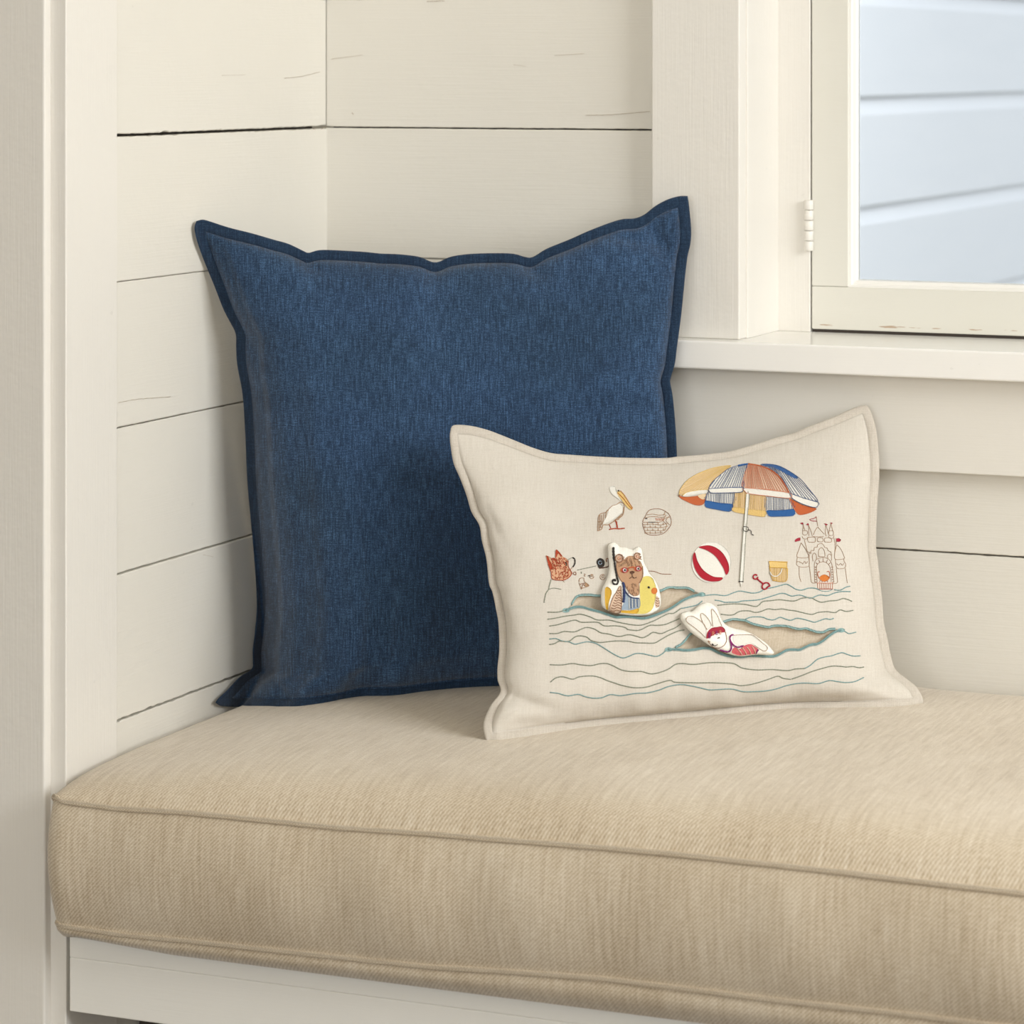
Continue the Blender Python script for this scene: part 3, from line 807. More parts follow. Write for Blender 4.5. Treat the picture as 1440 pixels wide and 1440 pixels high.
L.append(('olive', C(W3, [(1110, 410), (1200, 400), (1300, 393)]) + C(W4, [(130, 360), (230, 380), (270, 365), (310, 330), (400, 320), (480, 312), (620, 325), (700, 298), (790, 292), (850, 320), (900, 337), (980, 325), (1060, 318), (1120, 300), (1180, 315), (1210, 330)])))
L.append(('olive', C(W5, [(75, 785), (140, 785), (200, 768), (290, 770), (380, 735), (450, 745), (510, 778), (580, 790), (660, 810), (740, 795), (800, 805), (860, 820), (910, 800), (950, 775), (1020, 785), (1080, 760), (1140, 735), (1185, 702)])))
L.append(('olive', C(W3, [(1150, 510), (1240, 520), (1300, 513)]) + C(W4, [(50, 440), (100, 425), (170, 425), (230, 440), (290, 430), (360, 405), (430, 412), (500, 405), (560, 415), (640, 425), (700, 440), (800, 460), (870, 440), (960, 433), (1040, 442), (1090, 415), (1150, 430), (1220, 420)])))
L.append(('olive', C(W5, [(75, 878), (120, 870), (160, 850), (240, 850), (290, 815), (330, 805), (390, 815), (430, 845), (500, 860), (560, 855), (640, 848), (740, 850), (800, 862), (880, 865), (960, 865), (1010, 840), (1080, 800), (1160, 765), (1215, 755)])))
L.append(('teal', C(W5, [(75, 832), (130, 828), (190, 850), (240, 855), (290, 875), (340, 865), (400, 855), (470, 870), (540, 910), (620, 960), (690, 990), (740, 980), (800, 955), (860, 955), (930, 970), (980, 978), (1030, 955), (1065, 920)])))
L.append(('teal', C(W4, [(130, 510), (180, 490), (250, 485), (310, 490), (360, 510), (420, 515), (480, 490), (530, 505), (590, 520), (650, 500), (720, 510), (790, 530), (830, 540), (880, 525), (940, 505), (990, 512), (1025, 500)])))
L.append(('teal', C(W4, [(1100, 625), (1140, 635), (1180, 655), (1250, 640)])))
L.append(('olive', C(W5, [(80, 1048), (180, 1050), (270, 1038), (350, 1050), (430, 1055), (500, 1040), (560, 1038), (610, 1055), (680, 1090), (760, 1105), (850, 1105), (930, 1125), (1000, 1115), (1080, 1085), (1140, 1045), (1200, 1038), (1300, 1045), (1440, 1030), (1620, 1036)]) + C(W4, [(100, 1003), (250, 1022), (400, 1018), (560, 1028), (640, 1012), (730, 1008)])))
L.append(('teal', C(W4, [(730, 1008), (790, 975), (860, 915), (930, 892), (1000, 880), (1060, 860), (1110, 848), (1160, 865), (1220, 882), (1295, 880)])))
L.append(('olive', C(W5, [(85, 1195), (130, 1160), (190, 1150), (270, 1170), (330, 1150), (430, 1142), (500, 1155), (560, 1180), (620, 1200), (700, 1225), (800, 1242), (900, 1235), (980, 1210), (1090, 1180), (1140, 1195), (1300, 1200), (1440, 1200)]) + C(W4, [(-10, 1165), (80, 1180), (180, 1170), (280, 1145), (370, 1115), (460, 1085), (510, 1105), (590, 1118)])))
L.append(('olive', C(W4, [(600, 1115), (700, 1080), (800, 1040), (900, 1010), (1000, 985), (1080, 985), (1150, 993), (1220, 988), (1280, 1000), (1330, 993)])))
L.append(('teal', C(W5, [(80, 1282), (150, 1290), (230, 1310), (320, 1298), (380, 1318), (450, 1330), (520, 1325), (590, 1300), (680, 1308), (800, 1290), (900, 1285), (1000, 1262), (1080, 1232), (1180, 1215), (1280, 1228), (1380, 1250), (1440, 1260)]) + C(W4, [(-20, 1215), (100, 1240), (200, 1242), (330, 1235), (440, 1215), (550, 1180), (650, 1160), (750, 1155), (870, 1160), (980, 1130), (1060, 1140), (1150, 1150), (1240, 1140), (1330, 1100)])))
wv = empty('embroidered_waves', wpos(cream) + Vector((0, -.02, .05)), cream); wv.location = (0, 0, .1)
for c, pts in L:
    e = Emb(BC, None); e.line(c, pts, 1.5, .0005); o = e.build('wave_line', wv)

# ---- parasol
e = Emb(BC, UO)
P1 = [(97, 368), (110, 320), (170, 240), (260, 180), (380, 130), (500, 104), (575, 100), (540, 130), (470, 190), (400, 250), (368, 316), (270, 325), (170, 345), (128, 376)]
P2 = [(370, 310), (400, 255), (470, 190), (560, 125), (640, 100), (725, 85), (705, 150), (688, 220), (686, 298), (530, 303), (380, 312)]
P3 = [(725, 85), (750, 75), (850, 95), (960, 140), (1040, 210), (1085, 290), (1110, 346), (900, 315), (690, 300), (688, 220), (705, 150)]
P4 = [(850, 90), (960, 88), (1060, 120), (1200, 210), (1290, 310), (1375, 430), (1250, 398), (1120, 353), (1085, 290), (1040, 210), (960, 140)]
e.fill('peach', P1); e.hatch('yellow', P1, 2.2, 5.5, .8, conv=(760, -20)); e.line('yellow', P1[:8], 1.2, .001); 
e.fill('white', P2); e.hatch('slate', P2, 1.75, 5.6, .9, conv=(800, -260)); e.line('blue', [(640, 100), (690, 90), (730, 84)], 3, .001); e.line('slate', P2, .9, .001, True)
e.fill('skin', P3); e.hatch('salmon', P3, 1.35, 6.2, .9, conv=(745, -160)); e.line('orange', [(735, 82), (850, 103), (950, 145), (1030, 215), (1080, 290), (1108, 346)], 2.0, .001); e.line('salmon', P3[6:], .9, .001)
e.fill('white', P4); e.hatch('slate', P4, 1.0, 6.4, .9, conv=(830, -160)); e.fill('blue', [(860, 90), (960, 88), (1060, 120), (1190, 205), (1160, 215), (1040, 150), (960, 115)], .0011); e.line('slate', P4, 1.0, .001, True)
U1 = [(368, 348), (605, 350), (590, 460), (345, 420)]; e.fill('white', U1, smooth=False); e.hatch('slate', U1, 1.62, 2.2, .8)
e.fill('blue', [(345, 420), (465, 440), (592, 455), (584, 500), (560, 522), (450, 505), (345, 482), (336, 450)], .0009)
U2 = [(612, 350), (685, 322), (740, 360), (890, 378), (892, 470), (895, 555), (870, 570), (740, 550), (600, 520), (592, 460)]; e.fill('peach', U2); e.hatch('yellow', U2, 1.6, 1.9, .8); e.fill('yellow', [(592, 480), (740, 500), (893, 515), (893, 556), (870, 570), (740, 550), (602, 522)], .0009)
U3 = [(895, 382), (1110, 402), (1155, 500), (905, 510)]; e.fill('white', U3, smooth=False); e.hatch('slate', U3, 1.55, 2.2, .8)
e.fill('blue', [(905, 510), (1030, 508), (1155, 498), (1165, 525), (1150, 560), (1000, 568), (930, 565), (910, 540)], .0009)
e.fill('orange', [(1114, 402), (1150, 415), (1240, 462), (1360, 490), (1330, 520), (1260, 545), (1200, 550), (1165, 510), (1130, 440)])
e.fill('orange', [(97, 374), (150, 386), (250, 378), (345, 360), (335, 430), (310, 460), (250, 462), (170, 430), (115, 400)])
e.fill('peach', [(270, 375), (345, 357), (340, 400), (310, 410)], .0008)
e.fill('white', [(130, 376), (170, 346), (270, 326), (360, 320), (352, 352), (250, 368), (165, 384)], .0010)
e.line('yellow', [(130, 376), (170, 346), (270, 326), (360, 320)], .9, .0014)
e.fill('white', [(373, 314), (530, 304), (684, 300), (685, 325), (665, 345), (540, 350), (400, 352), (376, 336)], .0012)
e.line('slate', [(373, 314), (530, 304), (684, 300), (685, 325), (665, 345), (540, 350), (400, 352), (376, 336)], 1.0, .0016, True)
e.fill('white', [(694, 305), (900, 322), (1110, 352), (1112, 398), (900, 378), (740, 358), (706, 338)], .0012)
e.line('salmon', [(694, 305), (900, 322), (1110, 352), (1112, 398), (900, 378), (740, 358), (706, 338)], 1.0, .0016, True)
e.fill('white', [(1124, 358), (1250, 400), (1376, 436), (1374, 470), (1340, 484), (1240, 455), (1150, 408)], .0012)
e.line('slate', [(1124, 358), (1250, 400), (1376, 436), (1374, 470), (1340, 484), (1240, 455), (1150, 408)], 1.0, .0016, True)
e.line('slate', [(338, 430), (345, 380), (372, 330)], .9, .001); e.line('slate', [(605, 352), (592, 455), (560, 522)], .9, .001)
e.line('salmon', [(1110, 400), (1140, 470), (1170, 520)], 1, .001); e.line('brown', [(95, 372), (105, 380)], 3, .001)
para = e.build('embroidered_parasol', cream, 'blue, orange and yellow striped parasol stitched at the top right')
e = Emb(BC, KO)
e.fill('white', [(615, 290), (637, 290), (612, 560), (590, 915), (568, 915), (586, 640), (602, 450)], .0016)
e.line('olive', [(614, 290), (602, 450), (586, 640), (566, 915)], .7, .0017); e.line('olive', [(638, 290), (613, 560), (591, 915)], .7, .0017)
e.line('dark', [(558, 916), (592, 918)], 1.6, .0016); e.line('dark', [(592, 522), (626, 526), (622, 554), (594, 548)], 1.0, .002, True); e.line('dark', [(626, 540), (648, 548), (652, 572), (668, 580)], 1.0, .001)
e.build('embroidered_parasol_pole', para)
# ---- ball, bucket, spade
e = Emb(BC, KO); cxy = (362, 778)
e.fill('white', circ(*cxy, 142, 28, 147), .0010)
e.fill('red', [(270, 668), (340, 655), (400, 675), (450, 720), (485, 790), (486, 845), (466, 868), (445, 815), (390, 735), (330, 692)], .0016)
e.fill('red', [(242, 705), (226, 750), (245, 830), (290, 890), (350, 915), (420, 912), (442, 888), (375, 880), (305, 835), (262, 770)], .0016)
e.build('embroidered_beach_ball', cream, 'red and white beach ball patch')
e = Emb(BC, KO)
e.fill('peach', [(780, 800), (908, 800), (905, 908), (860, 913), (815, 910), (800, 890)], .0006, False); e.hatch('yellow', [(780, 800), (908, 800), (905, 908), (860, 913), (815, 910), (800, 890)], 1.6, 1.8, .9)
e.fill('yellow', [(776, 770), (912, 774), (908, 818), (786, 812)], .0011, False); e.line('amber', [(778, 770), (912, 774)], 1.1, .0014); e.line('amber', [(784, 812), (908, 818)], .8, .0014); e.line('amber', [(780, 800), (800, 895), (820, 910), (905, 908), (908, 800)], .9, .001)
b_ = e.build('embroidered_bucket', cream, 'yellow bucket stitched beside the castle')
e = Emb(BC, KO); e.line('white', [(784, 845), (800, 872), (832, 878), (860, 855), (872, 822)], 1.6, .0016); e.build('embroidered_bucket_handle', b_)
e = Emb(BC, KO)
e.line('red', circ(680, 882, 17, 10), 2.2, .0008, True); e.line('red', [(694, 896), (715, 915), (738, 932)], 2.4, .0008)
e.line('red', [(738, 932), (728, 950), (735, 968), (755, 970), (768, 955), (784, 945), (772, 926), (755, 924)], 2.2, .0008, True)
e.build('embroidered_spade', cream, 'small red toy spade')
# ---- sand castle
e = Emb(BC, QO); br_ = 'tanline'
for pts in ([(320, 640), (280, 760), (255, 880), (440, 885), (410, 780), (350, 680), (320, 640)], [(255, 890), (245, 960), (250, 1020), (330, 1050), (440, 1040), (458, 1000), (450, 890)], [(285, 1050), (290, 1200), (318, 1300)],
            [(460, 1040), (480, 1200), (500, 1310), (590, 1318)], [(290, 970), (330, 975), (345, 1000), (380, 950), (400, 992), (430, 955)], [(250, 960), (300, 955)],
            [(920, 670), (890, 800), (895, 915), (1040, 910), (1040, 860), (985, 740), (920, 670)], [(895, 915), (905, 1000), (930, 1070), (1020, 1075), (1065, 1050), (1070, 990), (1045, 960), (1040, 910)], [(1065, 1070), (1080, 1200), (1100, 1320)],
            [(912, 1070), (925, 1200), (930, 1310), (860, 1330)], [(920, 990), (950, 1020), (985, 985), (1010, 1020), (1040, 985)],
            [(375, 590), (400, 690), (430, 790), (490, 802)], [(875, 560), (892, 680), (885, 840)], [(905, 560), (912, 660)], [(520, 535), (610, 540), (700, 535)], [(528, 505), (560, 430), (600, 372)], [(600, 372), (660, 440), (712, 495)],
            [(600, 355), (590, 290), (576, 195)], [(430, 600), (440, 552), (550, 550), (552, 625), (440, 625), (430, 600)], [(600, 620), (600, 560), (680, 560), (682, 620), (600, 620)], [(715, 625), (720, 562), (820, 560), (826, 625), (715, 625)],
            [(350, 335), (385, 430)], [(360, 345), (345, 440)], [(345, 440), (420, 440), (420, 500), (350, 500), (345, 440)], [(335, 530), (360, 570), (410, 575), (440, 540)], [(445, 345), (450, 430), (452, 520)], [(445, 345), (485, 440), (510, 530)],
            [(735, 350), (725, 440), (740, 530)], [(740, 350), (765, 430), (782, 500)], [(822, 315), (790, 440)], [(824, 315), (852, 440)], [(790, 440), (856, 440), (860, 510), (790, 510), (790, 440)], [(780, 520), (800, 560), (860, 560), (872, 520)],
            [(615, 870), (615, 770), (660, 722), (705, 765), (716, 870), (615, 870)], [(520, 950), (510, 860), (540, 812), (575, 850), (578, 920)], [(830, 940), (830, 860), (792, 830), (765, 860), (772, 905)],
            [(550, 1310), (545, 1100), (552, 960), (620, 900), (740, 895), (820, 960), (850, 1080), (872, 1310)], [(590, 1300), (580, 1120), (585, 1020), (640, 970), (720, 965), (790, 1020), (820, 1120), (826, 1300)],
            [(455, 800), (460, 1000)], [(480, 830), (490, 770), (535, 770), (545, 720), (590, 715), (600, 672), (660, 650), (700, 680), (715, 715), (760, 730), (775, 775), (815, 790), (835, 850)]):
    e.line(br_, pts, .75, .0004)
for k in range(7):
    y = 1050 + k * 42; e.line('brown', [(546, y), (584, y)], .8); e.line('brown', [(826 + k * 3, y), (858 + k * 2, y)], .8)
for k in range(5):
    a = math.pi * (.15 + .7 * k / 4); e.line('brown', [(690 - 105 * math.cos(a), 1030 - 65 * math.sin(a)), (690 - 140 * math.cos(a), 1030 - 125 * math.sin(a))], .8)
e.line('salmon', [(590, 1318), (722, 1322), (856, 1318)], .9); e.line('rust', [(600, 1420), (730, 1418), (850, 1420)], 1.1); e.line('teal', [(610, 1425), (640, 1445), (720, 1460), (800, 1450), (845, 1425)], 1.0)
for k in range(8): e.line('salmon', [(597 + k * 36, 1322), (602 + k * 35, 1415)], .8)
for pts in ([(300, 310), (350, 298), (358, 335), (330, 328)], [(403, 332), (440, 308), (452, 345), (425, 345)], [(708, 313), (768, 330), (745, 352)], [(803, 298), (852, 308), (832, 326)],
            [(210, 600), (240, 570), (305, 553), (308, 600), (260, 615), (220, 627)], [(908, 575), (960, 563), (992, 590), (975, 620), (915, 620)]): e.fill('hat', pts, .0006)
e.line('hat', [(574, 205), (530, 232), (466, 245), (500, 270), (582, 276)], 1.0)
cas = e.build('embroidered_sand_castle', cream, 'thin brown outline of a sand castle with red flags')
e = Emb(BC, QO)
e.fill('beak', [(625, 1235), (650, 1200), (710, 1175), (770, 1200), (800, 1240), (740, 1290), (670, 1287)], .0008)
e.line('orange', [(622, 1240), (600, 1180), (605, 1130), (632, 1128)], 1.1); e.line('orange', [(792, 1240), (802, 1180), (785, 1120), (755, 1130)], 1.1)
for k in range(4): e.line('salmon', [(640 + k * 40, 1280), (630 + k * 46, 1305)], .9)
e.build('embroidered_crab', cas)
# ---- pelican, basket
e = Emb(BC, BO)
e.fill('white', [(350, 560), (390, 450), (470, 415), (540, 395), (578, 450), (570, 520), (480, 600), (400, 655), (290, 690), (330, 600)], .0006)
e.fill('white', [(385, 160), (450, 145), (480, 200), (500, 260), (560, 360), (500, 320), (430, 270), (395, 220)], .0009)
for pts in ([(210, 790), (215, 700), (220, 600), (250, 545), (330, 520), (350, 490)], [(350, 500), (420, 430), (480, 410), (540, 368)], [(540, 370), (590, 400), (592, 480), (572, 560), (500, 620), (430, 660), (360, 700), (290, 705), (270, 760), (210, 790)],
            [(245, 560), (240, 650), (235, 770)], [(270, 560), (262, 660), (250, 740)], [(300, 545), (290, 640), (270, 700)], [(340, 510), (320, 600)], [(570, 540), (510, 590), (440, 650)], [(585, 450), (575, 520)], [(230, 740), (270, 735)], [(225, 660), (265, 640)], [(500, 600), (540, 580)], [(470, 630), (520, 620)]):
    e.line('mocha', pts, 1.2)
e.fill('yellow', [(488, 240), (540, 212), (590, 270), (660, 380), (716, 462), (700, 490), (640, 450), (575, 370)], .0009); e.line('beak', [(500, 240), (580, 320), (640, 400), (708, 478)], .9, .0014); e.line('beak', [(540, 212), (600, 280), (660, 375), (716, 462)], .8, .0014)
e.line('dark', circ(512, 212, 7, 6), 1.5, .0012, True)
e.line('rust', [(465, 635), (482, 690), (490, 742)], 1.5); e.line('rust', [(485, 650), (500, 745)], 1.2); e.line('rust', [(380, 700), (400, 750)], 1.3); e.line('rust', [(375, 768), (450, 755), (520, 758), (600, 750)], 1.8)
e.build('embroidered_pelican', cream, 'white pelican with an orange beak')
e = Emb(BC, BO)
e.line('brown', [(862, 660), (900, 580), (930, 520), (980, 480), (1100, 470), (1190, 505), (1250, 560), (1276, 660), (1240, 750), (1150, 830), (1020, 850), (920, 830), (880, 760)], .9, closed=True)
for pts in ([(925, 555), (1010, 545), (1100, 560), (1190, 550)], [(868, 665), (1000, 660), (1110, 662), (1200, 600), (1250, 590)], [(900, 600), (1000, 580), (1150, 590), (1200, 570)], [(870, 695), (1000, 690), (1120, 700), (1220, 680)], [(880, 740), (1000, 735), (1120, 740), (1230, 720)], [(890, 785), (1000, 780), (1120, 785), (1200, 770)], [(910, 815), (1030, 820), (1150, 810)],
            [(1190, 505), (1170, 560)], [(1200, 560), (1160, 640), (1210, 700), (1180, 780)], [(1240, 580), (1200, 640), (1250, 700)]): e.line('mocha', pts, .8)
for k in range(8):
    x = 895 + k * 38
    for r in range(4):
        if (k + r) % 2: e.line('mocha', [(x, 668 + r * 42), (x + 2, 704 + r * 42)], .8)
e.line('dark', [(900, 612), (930, 606)], 1.2); e.line('dark', [(940, 662), (1080, 662)], .9)
for k in range(6): e.line('salmon', [(1050 + 20 * k, 600 + 8 * (k % 2)), (1060 + 22 * k, 640)], .8)
e.build('embroidered_basket', cream, 'brown outlined wicker picnic basket')
# ---- fox with shells
e = Emb(BC, XO)
FX = [(95, 255), (130, 262), (190, 300), (240, 300), (252, 230), (262, 155), (310, 190), (370, 270), (430, 300), (470, 345), (468, 430), (500, 500), (530, 555), (480, 625), (400, 668), (320, 672), (200, 650), (180, 540), (130, 400)]
e.fill('apricot', FX, .0005)
for k in range(190):
    x, y = random.uniform(180, 480), random.uniform(300, 650)
    if polyd(np.array([float(x)]), np.array([float(y)]), FX)[0] > 18:
        a = random.uniform(.9, 1.9); e.line('rust' if k % 3 else 'fox', [(x - 13 * math.cos(a), y - 13 * math.sin(a)), (x + 13 * math.cos(a), y + 13 * math.sin(a))], .8, .0009)
e.fill('rust', [(95, 255), (125, 268), (150, 330), (190, 400), (210, 470), (175, 500), (130, 400)], .0009); e.fill('rust', [(190, 300), (240, 300), (262, 350), (225, 340)], .0009); e.fill('rust', [(262, 155), (310, 190), (370, 270), (345, 275), (300, 220), (275, 275), (255, 300), (252, 230)], .0009)
e.line('rust', FX[9:], 1.1, .0008)
e.line('dark', [(415, 370), (440, 395), (430, 430)], 1.5, .001); e.line('olive', [(470, 325), (505, 305), (540, 290)], .9); e.line('dark', [(540, 290), (575, 310), (583, 370), (570, 415), (548, 448)], 2.0); e.line('mocha', [(545, 450), (510, 490), (505, 520)], .9)
e.line('brown', [(550, 560), (570, 535), (590, 530), (600, 580), (550, 570)], 1.2)
e.line('olive', [(182, 660), (152, 760), (140, 825), (92, 900), (62, 1050)], 1.3); e.line('olive', [(140, 825), (220, 805), (350, 822)], 1.0); e.line('mocha', [(320, 672), (380, 680), (400, 705)], .8)
e.build('embroidered_fox', cream, 'orange red fox head in profile')
e = Emb(BC, XO)
e.line('olive', [(620, 500), (760, 470), (860, 448), (940, 430)], 1.0)
e.fill('dark', [(945, 370), (965, 320), (1000, 298), (1060, 320), (1082, 370), (1070, 440), (985, 465), (965, 420)], .0006); e.line('sky', circ(1005, 380, 30, 10), 1.0, .0012, True)
e.line('brown', [(1150, 310), (1112, 312), (1115, 360)], 1.6); e.line('dbrown', [(990, 466), (1060, 462), (1150, 430), (1148, 320)], 1.8)
for (x, y, r) in ((1050, 618, 45), (1050, 610, 18), (865, 610, 36), (870, 600, 14)): e.line('mocha', circ(x, y, r, 10), .9, closed=True)
e.line('dark', [(800, 600), (840, 590), (830, 620)], 1.0); e.line('olive', [(690, 530), (692, 560)], 1.4); e.line('mocha', [(740, 560), (760, 575), (735, 590), (755, 610)], .9)
e.line('mocha', [(650, 700), (670, 640), (735, 640), (740, 690), (820, 760), (760, 790), (700, 810), (690, 825), (665, 750)], .9, closed=True)
e.fill('mocha', [(755, 715), (820, 758), (765, 792), (745, 760)], .0006); e.line('brown', [(660, 745), (700, 730), (750, 720)], 1.1); e.line('brown', [(690, 820), (720, 740), (750, 770)], 1.1)
e.build('embroidered_shells', cream, 'camera and little seashells stitched between the fox and the bear')
e = Emb(BC, W5); e.line('brown', [(905, 258), (960, 262), (1020, 282), (1105, 286)], 1.0); e.build('embroidered_horizon_line', cream)

# ------------------------------------------------------------------ stuffed toys in the pockets
def toy(name, outline, R, H, back, label, lift):
    P = crom(outline, 1.6, True); pl = np.array(P)
    rows = []; rhs = []
    for p in P[::4]:
        d = Vector(ray(*p)); L_ = d.length; d.normalize()
        loc, n, i, dist = BC.ray_cast(CAM, d)
        if loc is None: continue
        if max(polyd(np.array([p[0]]), np.array([p[1]]), slA)[0], polyd(np.array([p[0]]), np.array([p[1]]), slB)[0]) > -1: continue
        rows.append((1, p[0], p[1])); rhs.append(dist / L_)
    co = np.linalg.lstsq(np.array(rows), np.array(rhs), rcond=None)[0]
    X0, Y0 = pl.min(0); X1, Y1 = pl.max(0); g = 1.3
    gx, gy = np.meshgrid(np.arange(X0, X1, g), np.arange(Y0, Y1, g)); d = polyd(gx, gy, P); ok = d > .6
    c2 = [Vector(p) for p in P] + [Vector((x, y)) for x, y in zip(gx[ok], gy[ok])]
    vs, es, fs, *_ = delaunay_2d_cdt(c2, [], [list(range(len(P)))], 1, 1e-4)
    xs = np.array([v.x for v in vs]); ys = np.array([v.y for v in vs]); dd = np.maximum(polyd(xs, ys, P), 0); dd[:len(P)] = 0
    t = np.clip(dd / R, 0, 1); h = np.sqrt(np.maximum(0, 1 - (1 - t) ** 2)) 
    D = co[0] + co[1] * xs + co[2] * ys - lift
    V = [at(x, y, q) for x, y, q in zip(xs, ys, D - H * h)] + [at(x, y, q) for x, y, q in zip(xs, ys, D + back * h)]
    n = len(vs); Fc = []; edges = {}
    for f in fs:
        f = list(f); Fc.append(tuple(f)); Fc.append(tuple(i + n for i in f[::-1]))
        for a, b in zip(f, f[1:] + f[:1]): edges[(a, b)] = 1
    for (a, b) in edges:
        if (b, a) not in edges: Fc.append((a, b, b + n, a + n))
    root = empty(name, at(pl[:, 0].mean(), Y1 - 4, co[0] + co[1] * pl[:, 0].mean() + co[2] * Y1))
    for k, v in label.items(): root[k] = v
    uv = [(x * .00066, -y * .00066) for x, y in zip(xs, ys)] * 2
    return root, mesh('stuffed_body', V, Fc, M['toycloth'], root, True, uv=uv)
BEAR = [(418, 210), (455, 160), (520, 150), (580, 185), (630, 235), (720, 240), (800, 270), (850, 268), (895, 232), (960, 235), (1000, 290), (1012, 400), (1032, 500), (1080, 590), (1125, 680), (1195, 760), (1255, 870), (1292, 980), (1312, 1100), (1312, 1200), (1270, 1285), (1200, 1335), (1100, 1375), (900, 1390), (700, 1375), (560, 1350), (420, 1305), (335, 1250), (305, 1180), (300, 1050), (320, 930), (370, 830), (410, 730), (432, 620), (432, 500), (420, 350)]
bear, bb_ = toy('bear_plush', C(TO, BEAR), 15, .0085, .003, dict(label='tiny white stuffed bear figure in a yellow duck swim ring, tucked in the upper pocket', category='toy'), .0035)
BB = bvh_of(bb_)
e = Emb(BB, TO)
e.fill('lemon', [(955, 950), (962, 850), (1010, 745), (1090, 722), (1170, 760), (1210, 850), (1236, 950), (1230, 1050), (1200, 1180), (1165, 1280), (1060, 1350), (860, 1355), (640, 1335), (640, 1300), (800, 1300), (930, 1262), (962, 1150)], .0004)
e.fill('amber', [(640, 1302), (800, 1300), (930, 1268), (900, 1350), (640, 1334)], .0007)
e.fill('amber', [(372, 930), (425, 910), (470, 950), (482, 1010), (450, 1120), (430, 1200), (425, 1300), (395, 1290), (372, 1180)], .0004)
e.fill('beak', [(1150, 965), (1180, 920), (1238, 932), (1250, 990), (1210, 1030), (1162, 1012)], .0007)
e.line('dark', circ(1108, 915, 10, 8), 2.0, .0008, True)
e.build('duck_swim_ring', bear, 'yellow duck swim ring with an orange beak')
e = Emb(BB, TO)
e.fill('tan', [(560, 480), (600, 445), (680, 450), (750, 392), (840, 385), (885, 430), (960, 470), (1000, 560), (1008, 700), (980, 800), (945, 845), (950, 950), (940, 1040), (860, 1060), (780, 1000), (720, 900), (700, 850), (640, 800), (590, 720), (565, 600)], .0005)
for (x, y, r) in ((610, 425, 66), (915, 390, 54)):
    e.fill('skin', circ(x, y, r * .8, 12), .0008); e.line('brown', circ(x, y, r, 12), 1.8, .0010, True); e.line('salmon', circ(x, y, r * .4, 8), 1.0, .0012, True)
for k in range(70):
    x, y = random.uniform(600, 980), random.uniform(410, 560); a = math.atan2(y - 350, x - 800) + random.uniform(-.4, .4)
    if k > 50: x, y, a = random.uniform(740, 930), random.uniform(860, 1030), random.uniform(.8, 2.0)
    e.line('mocha' if k % 3 else 'brown', [(x - 22 * math.cos(a), y - 22 * math.sin(a)), (x, y), (x + 22 * math.cos(a), y + 22 * math.sin(a))], .8, .0009)
e.line('brown', [(565, 500), (565, 600), (595, 720), (640, 800), (700, 850), (720, 900), (780, 1000), (860, 1060)], 1.0, .0009); e.line('brown', [(1002, 560), (1010, 700), (980, 800), (945, 845)], 1.0, .0009)
for (x, y, r) in ((702, 625, 52), (928, 602, 48)):
    e.fill('fox', circ(x - 4, y, r + 20, 14, r * .9), .0009); e.fill('white', circ(x, y, r * .62, 12), .0013); e.line('rose', circ(x, y, r * .75, 12), 1.2, .0015, True); e.line('dark', circ(x + 2, y + 2, 8, 6), 1.6, .0017, True)
e.line('fox', [(760, 590), (820, 575), (870, 580)], 1.8, .0012)
e.fill('dbrown', [(788, 648), (830, 638), (868, 650), (860, 675), (820, 692), (795, 675)], .0014)
e.line('dbrown', [(785, 765), (815, 742), (838, 735), (858, 760), (905, 745)], 1.0, .0012); e.line('dbrown', [(826, 690), (832, 735)], .8, .0012)
e.build('bear_face', bear, 'tan bear head with pink rimmed goggles')
e = Emb(BB, TO)
e.line('dark', [(512, 245), (515, 340), (525, 450)], 3.8, .0006); e.line('dark', [(525, 450), (545, 600), (575, 760), (592, 810), (575, 855), (530, 860), (500, 835), (500, 800), (530, 780), (548, 810)], 2.7, .0006)
e.build('snorkel', bear, 'black snorkel')
e = Emb(BB, TO)
SU = [(700, 1000), (760, 1060), (830, 1100), (950, 1105), (960, 1240), (880, 1288), (700, 1292), (640, 1280), (690, 1160)]
e.fill('sky', SU, .0005)
for k in range(7): e.line('white' if k % 2 == 0 else 'slate', [(775 + k * 27, 1090 + min(k, 3) * 8), (780 + k * 27, 1275 - k * 5)], 1.0, .0009)
e.line('navy', [(672, 835), (688, 900), (692, 1000), (690, 1090), (680, 1165)], 3.6, .0009); e.line('navy', [(700, 960), (760, 1045), (830, 1090), (945, 1100)], 1.8, .0009)
e.build('swimsuit', bear, 'blue striped swimsuit with navy trim')
e = Emb(BB, TO)
AR = [(630, 890), (560, 1000), (500, 1100), (445, 1280), (470, 1325), (620, 1335), (650, 1200), (645, 1050)]
e.fill('skin', AR, .0005); e.line('brown', AR, 1.0, .0008, True)
for k in range(9):
    y = 960 + k * 42; x0_ = 590 - k * 16; x1_ = 640
    e.line('brown', [(x0_, y), (x0_ + (x1_ - x0_) * .3, y + 18), (x0_ + (x1_ - x0_) * .6, y - 4), (x1_, y + 18)], 1.0, .0009)
e.build('furry_arm', bear); e = Emb(BB, TO)
e.fill('skin', [(1240, 1060), (1290, 1150), (1280, 1240), (1240, 1260), (1212, 1190)], .0005)
for k in range(4): e.line('brown', [(1225, 1090 + k * 40), (1255, 1110 + k * 40), (1280, 1095 + k * 40)], .9, .0008)
e.build('furry_arm', bear)

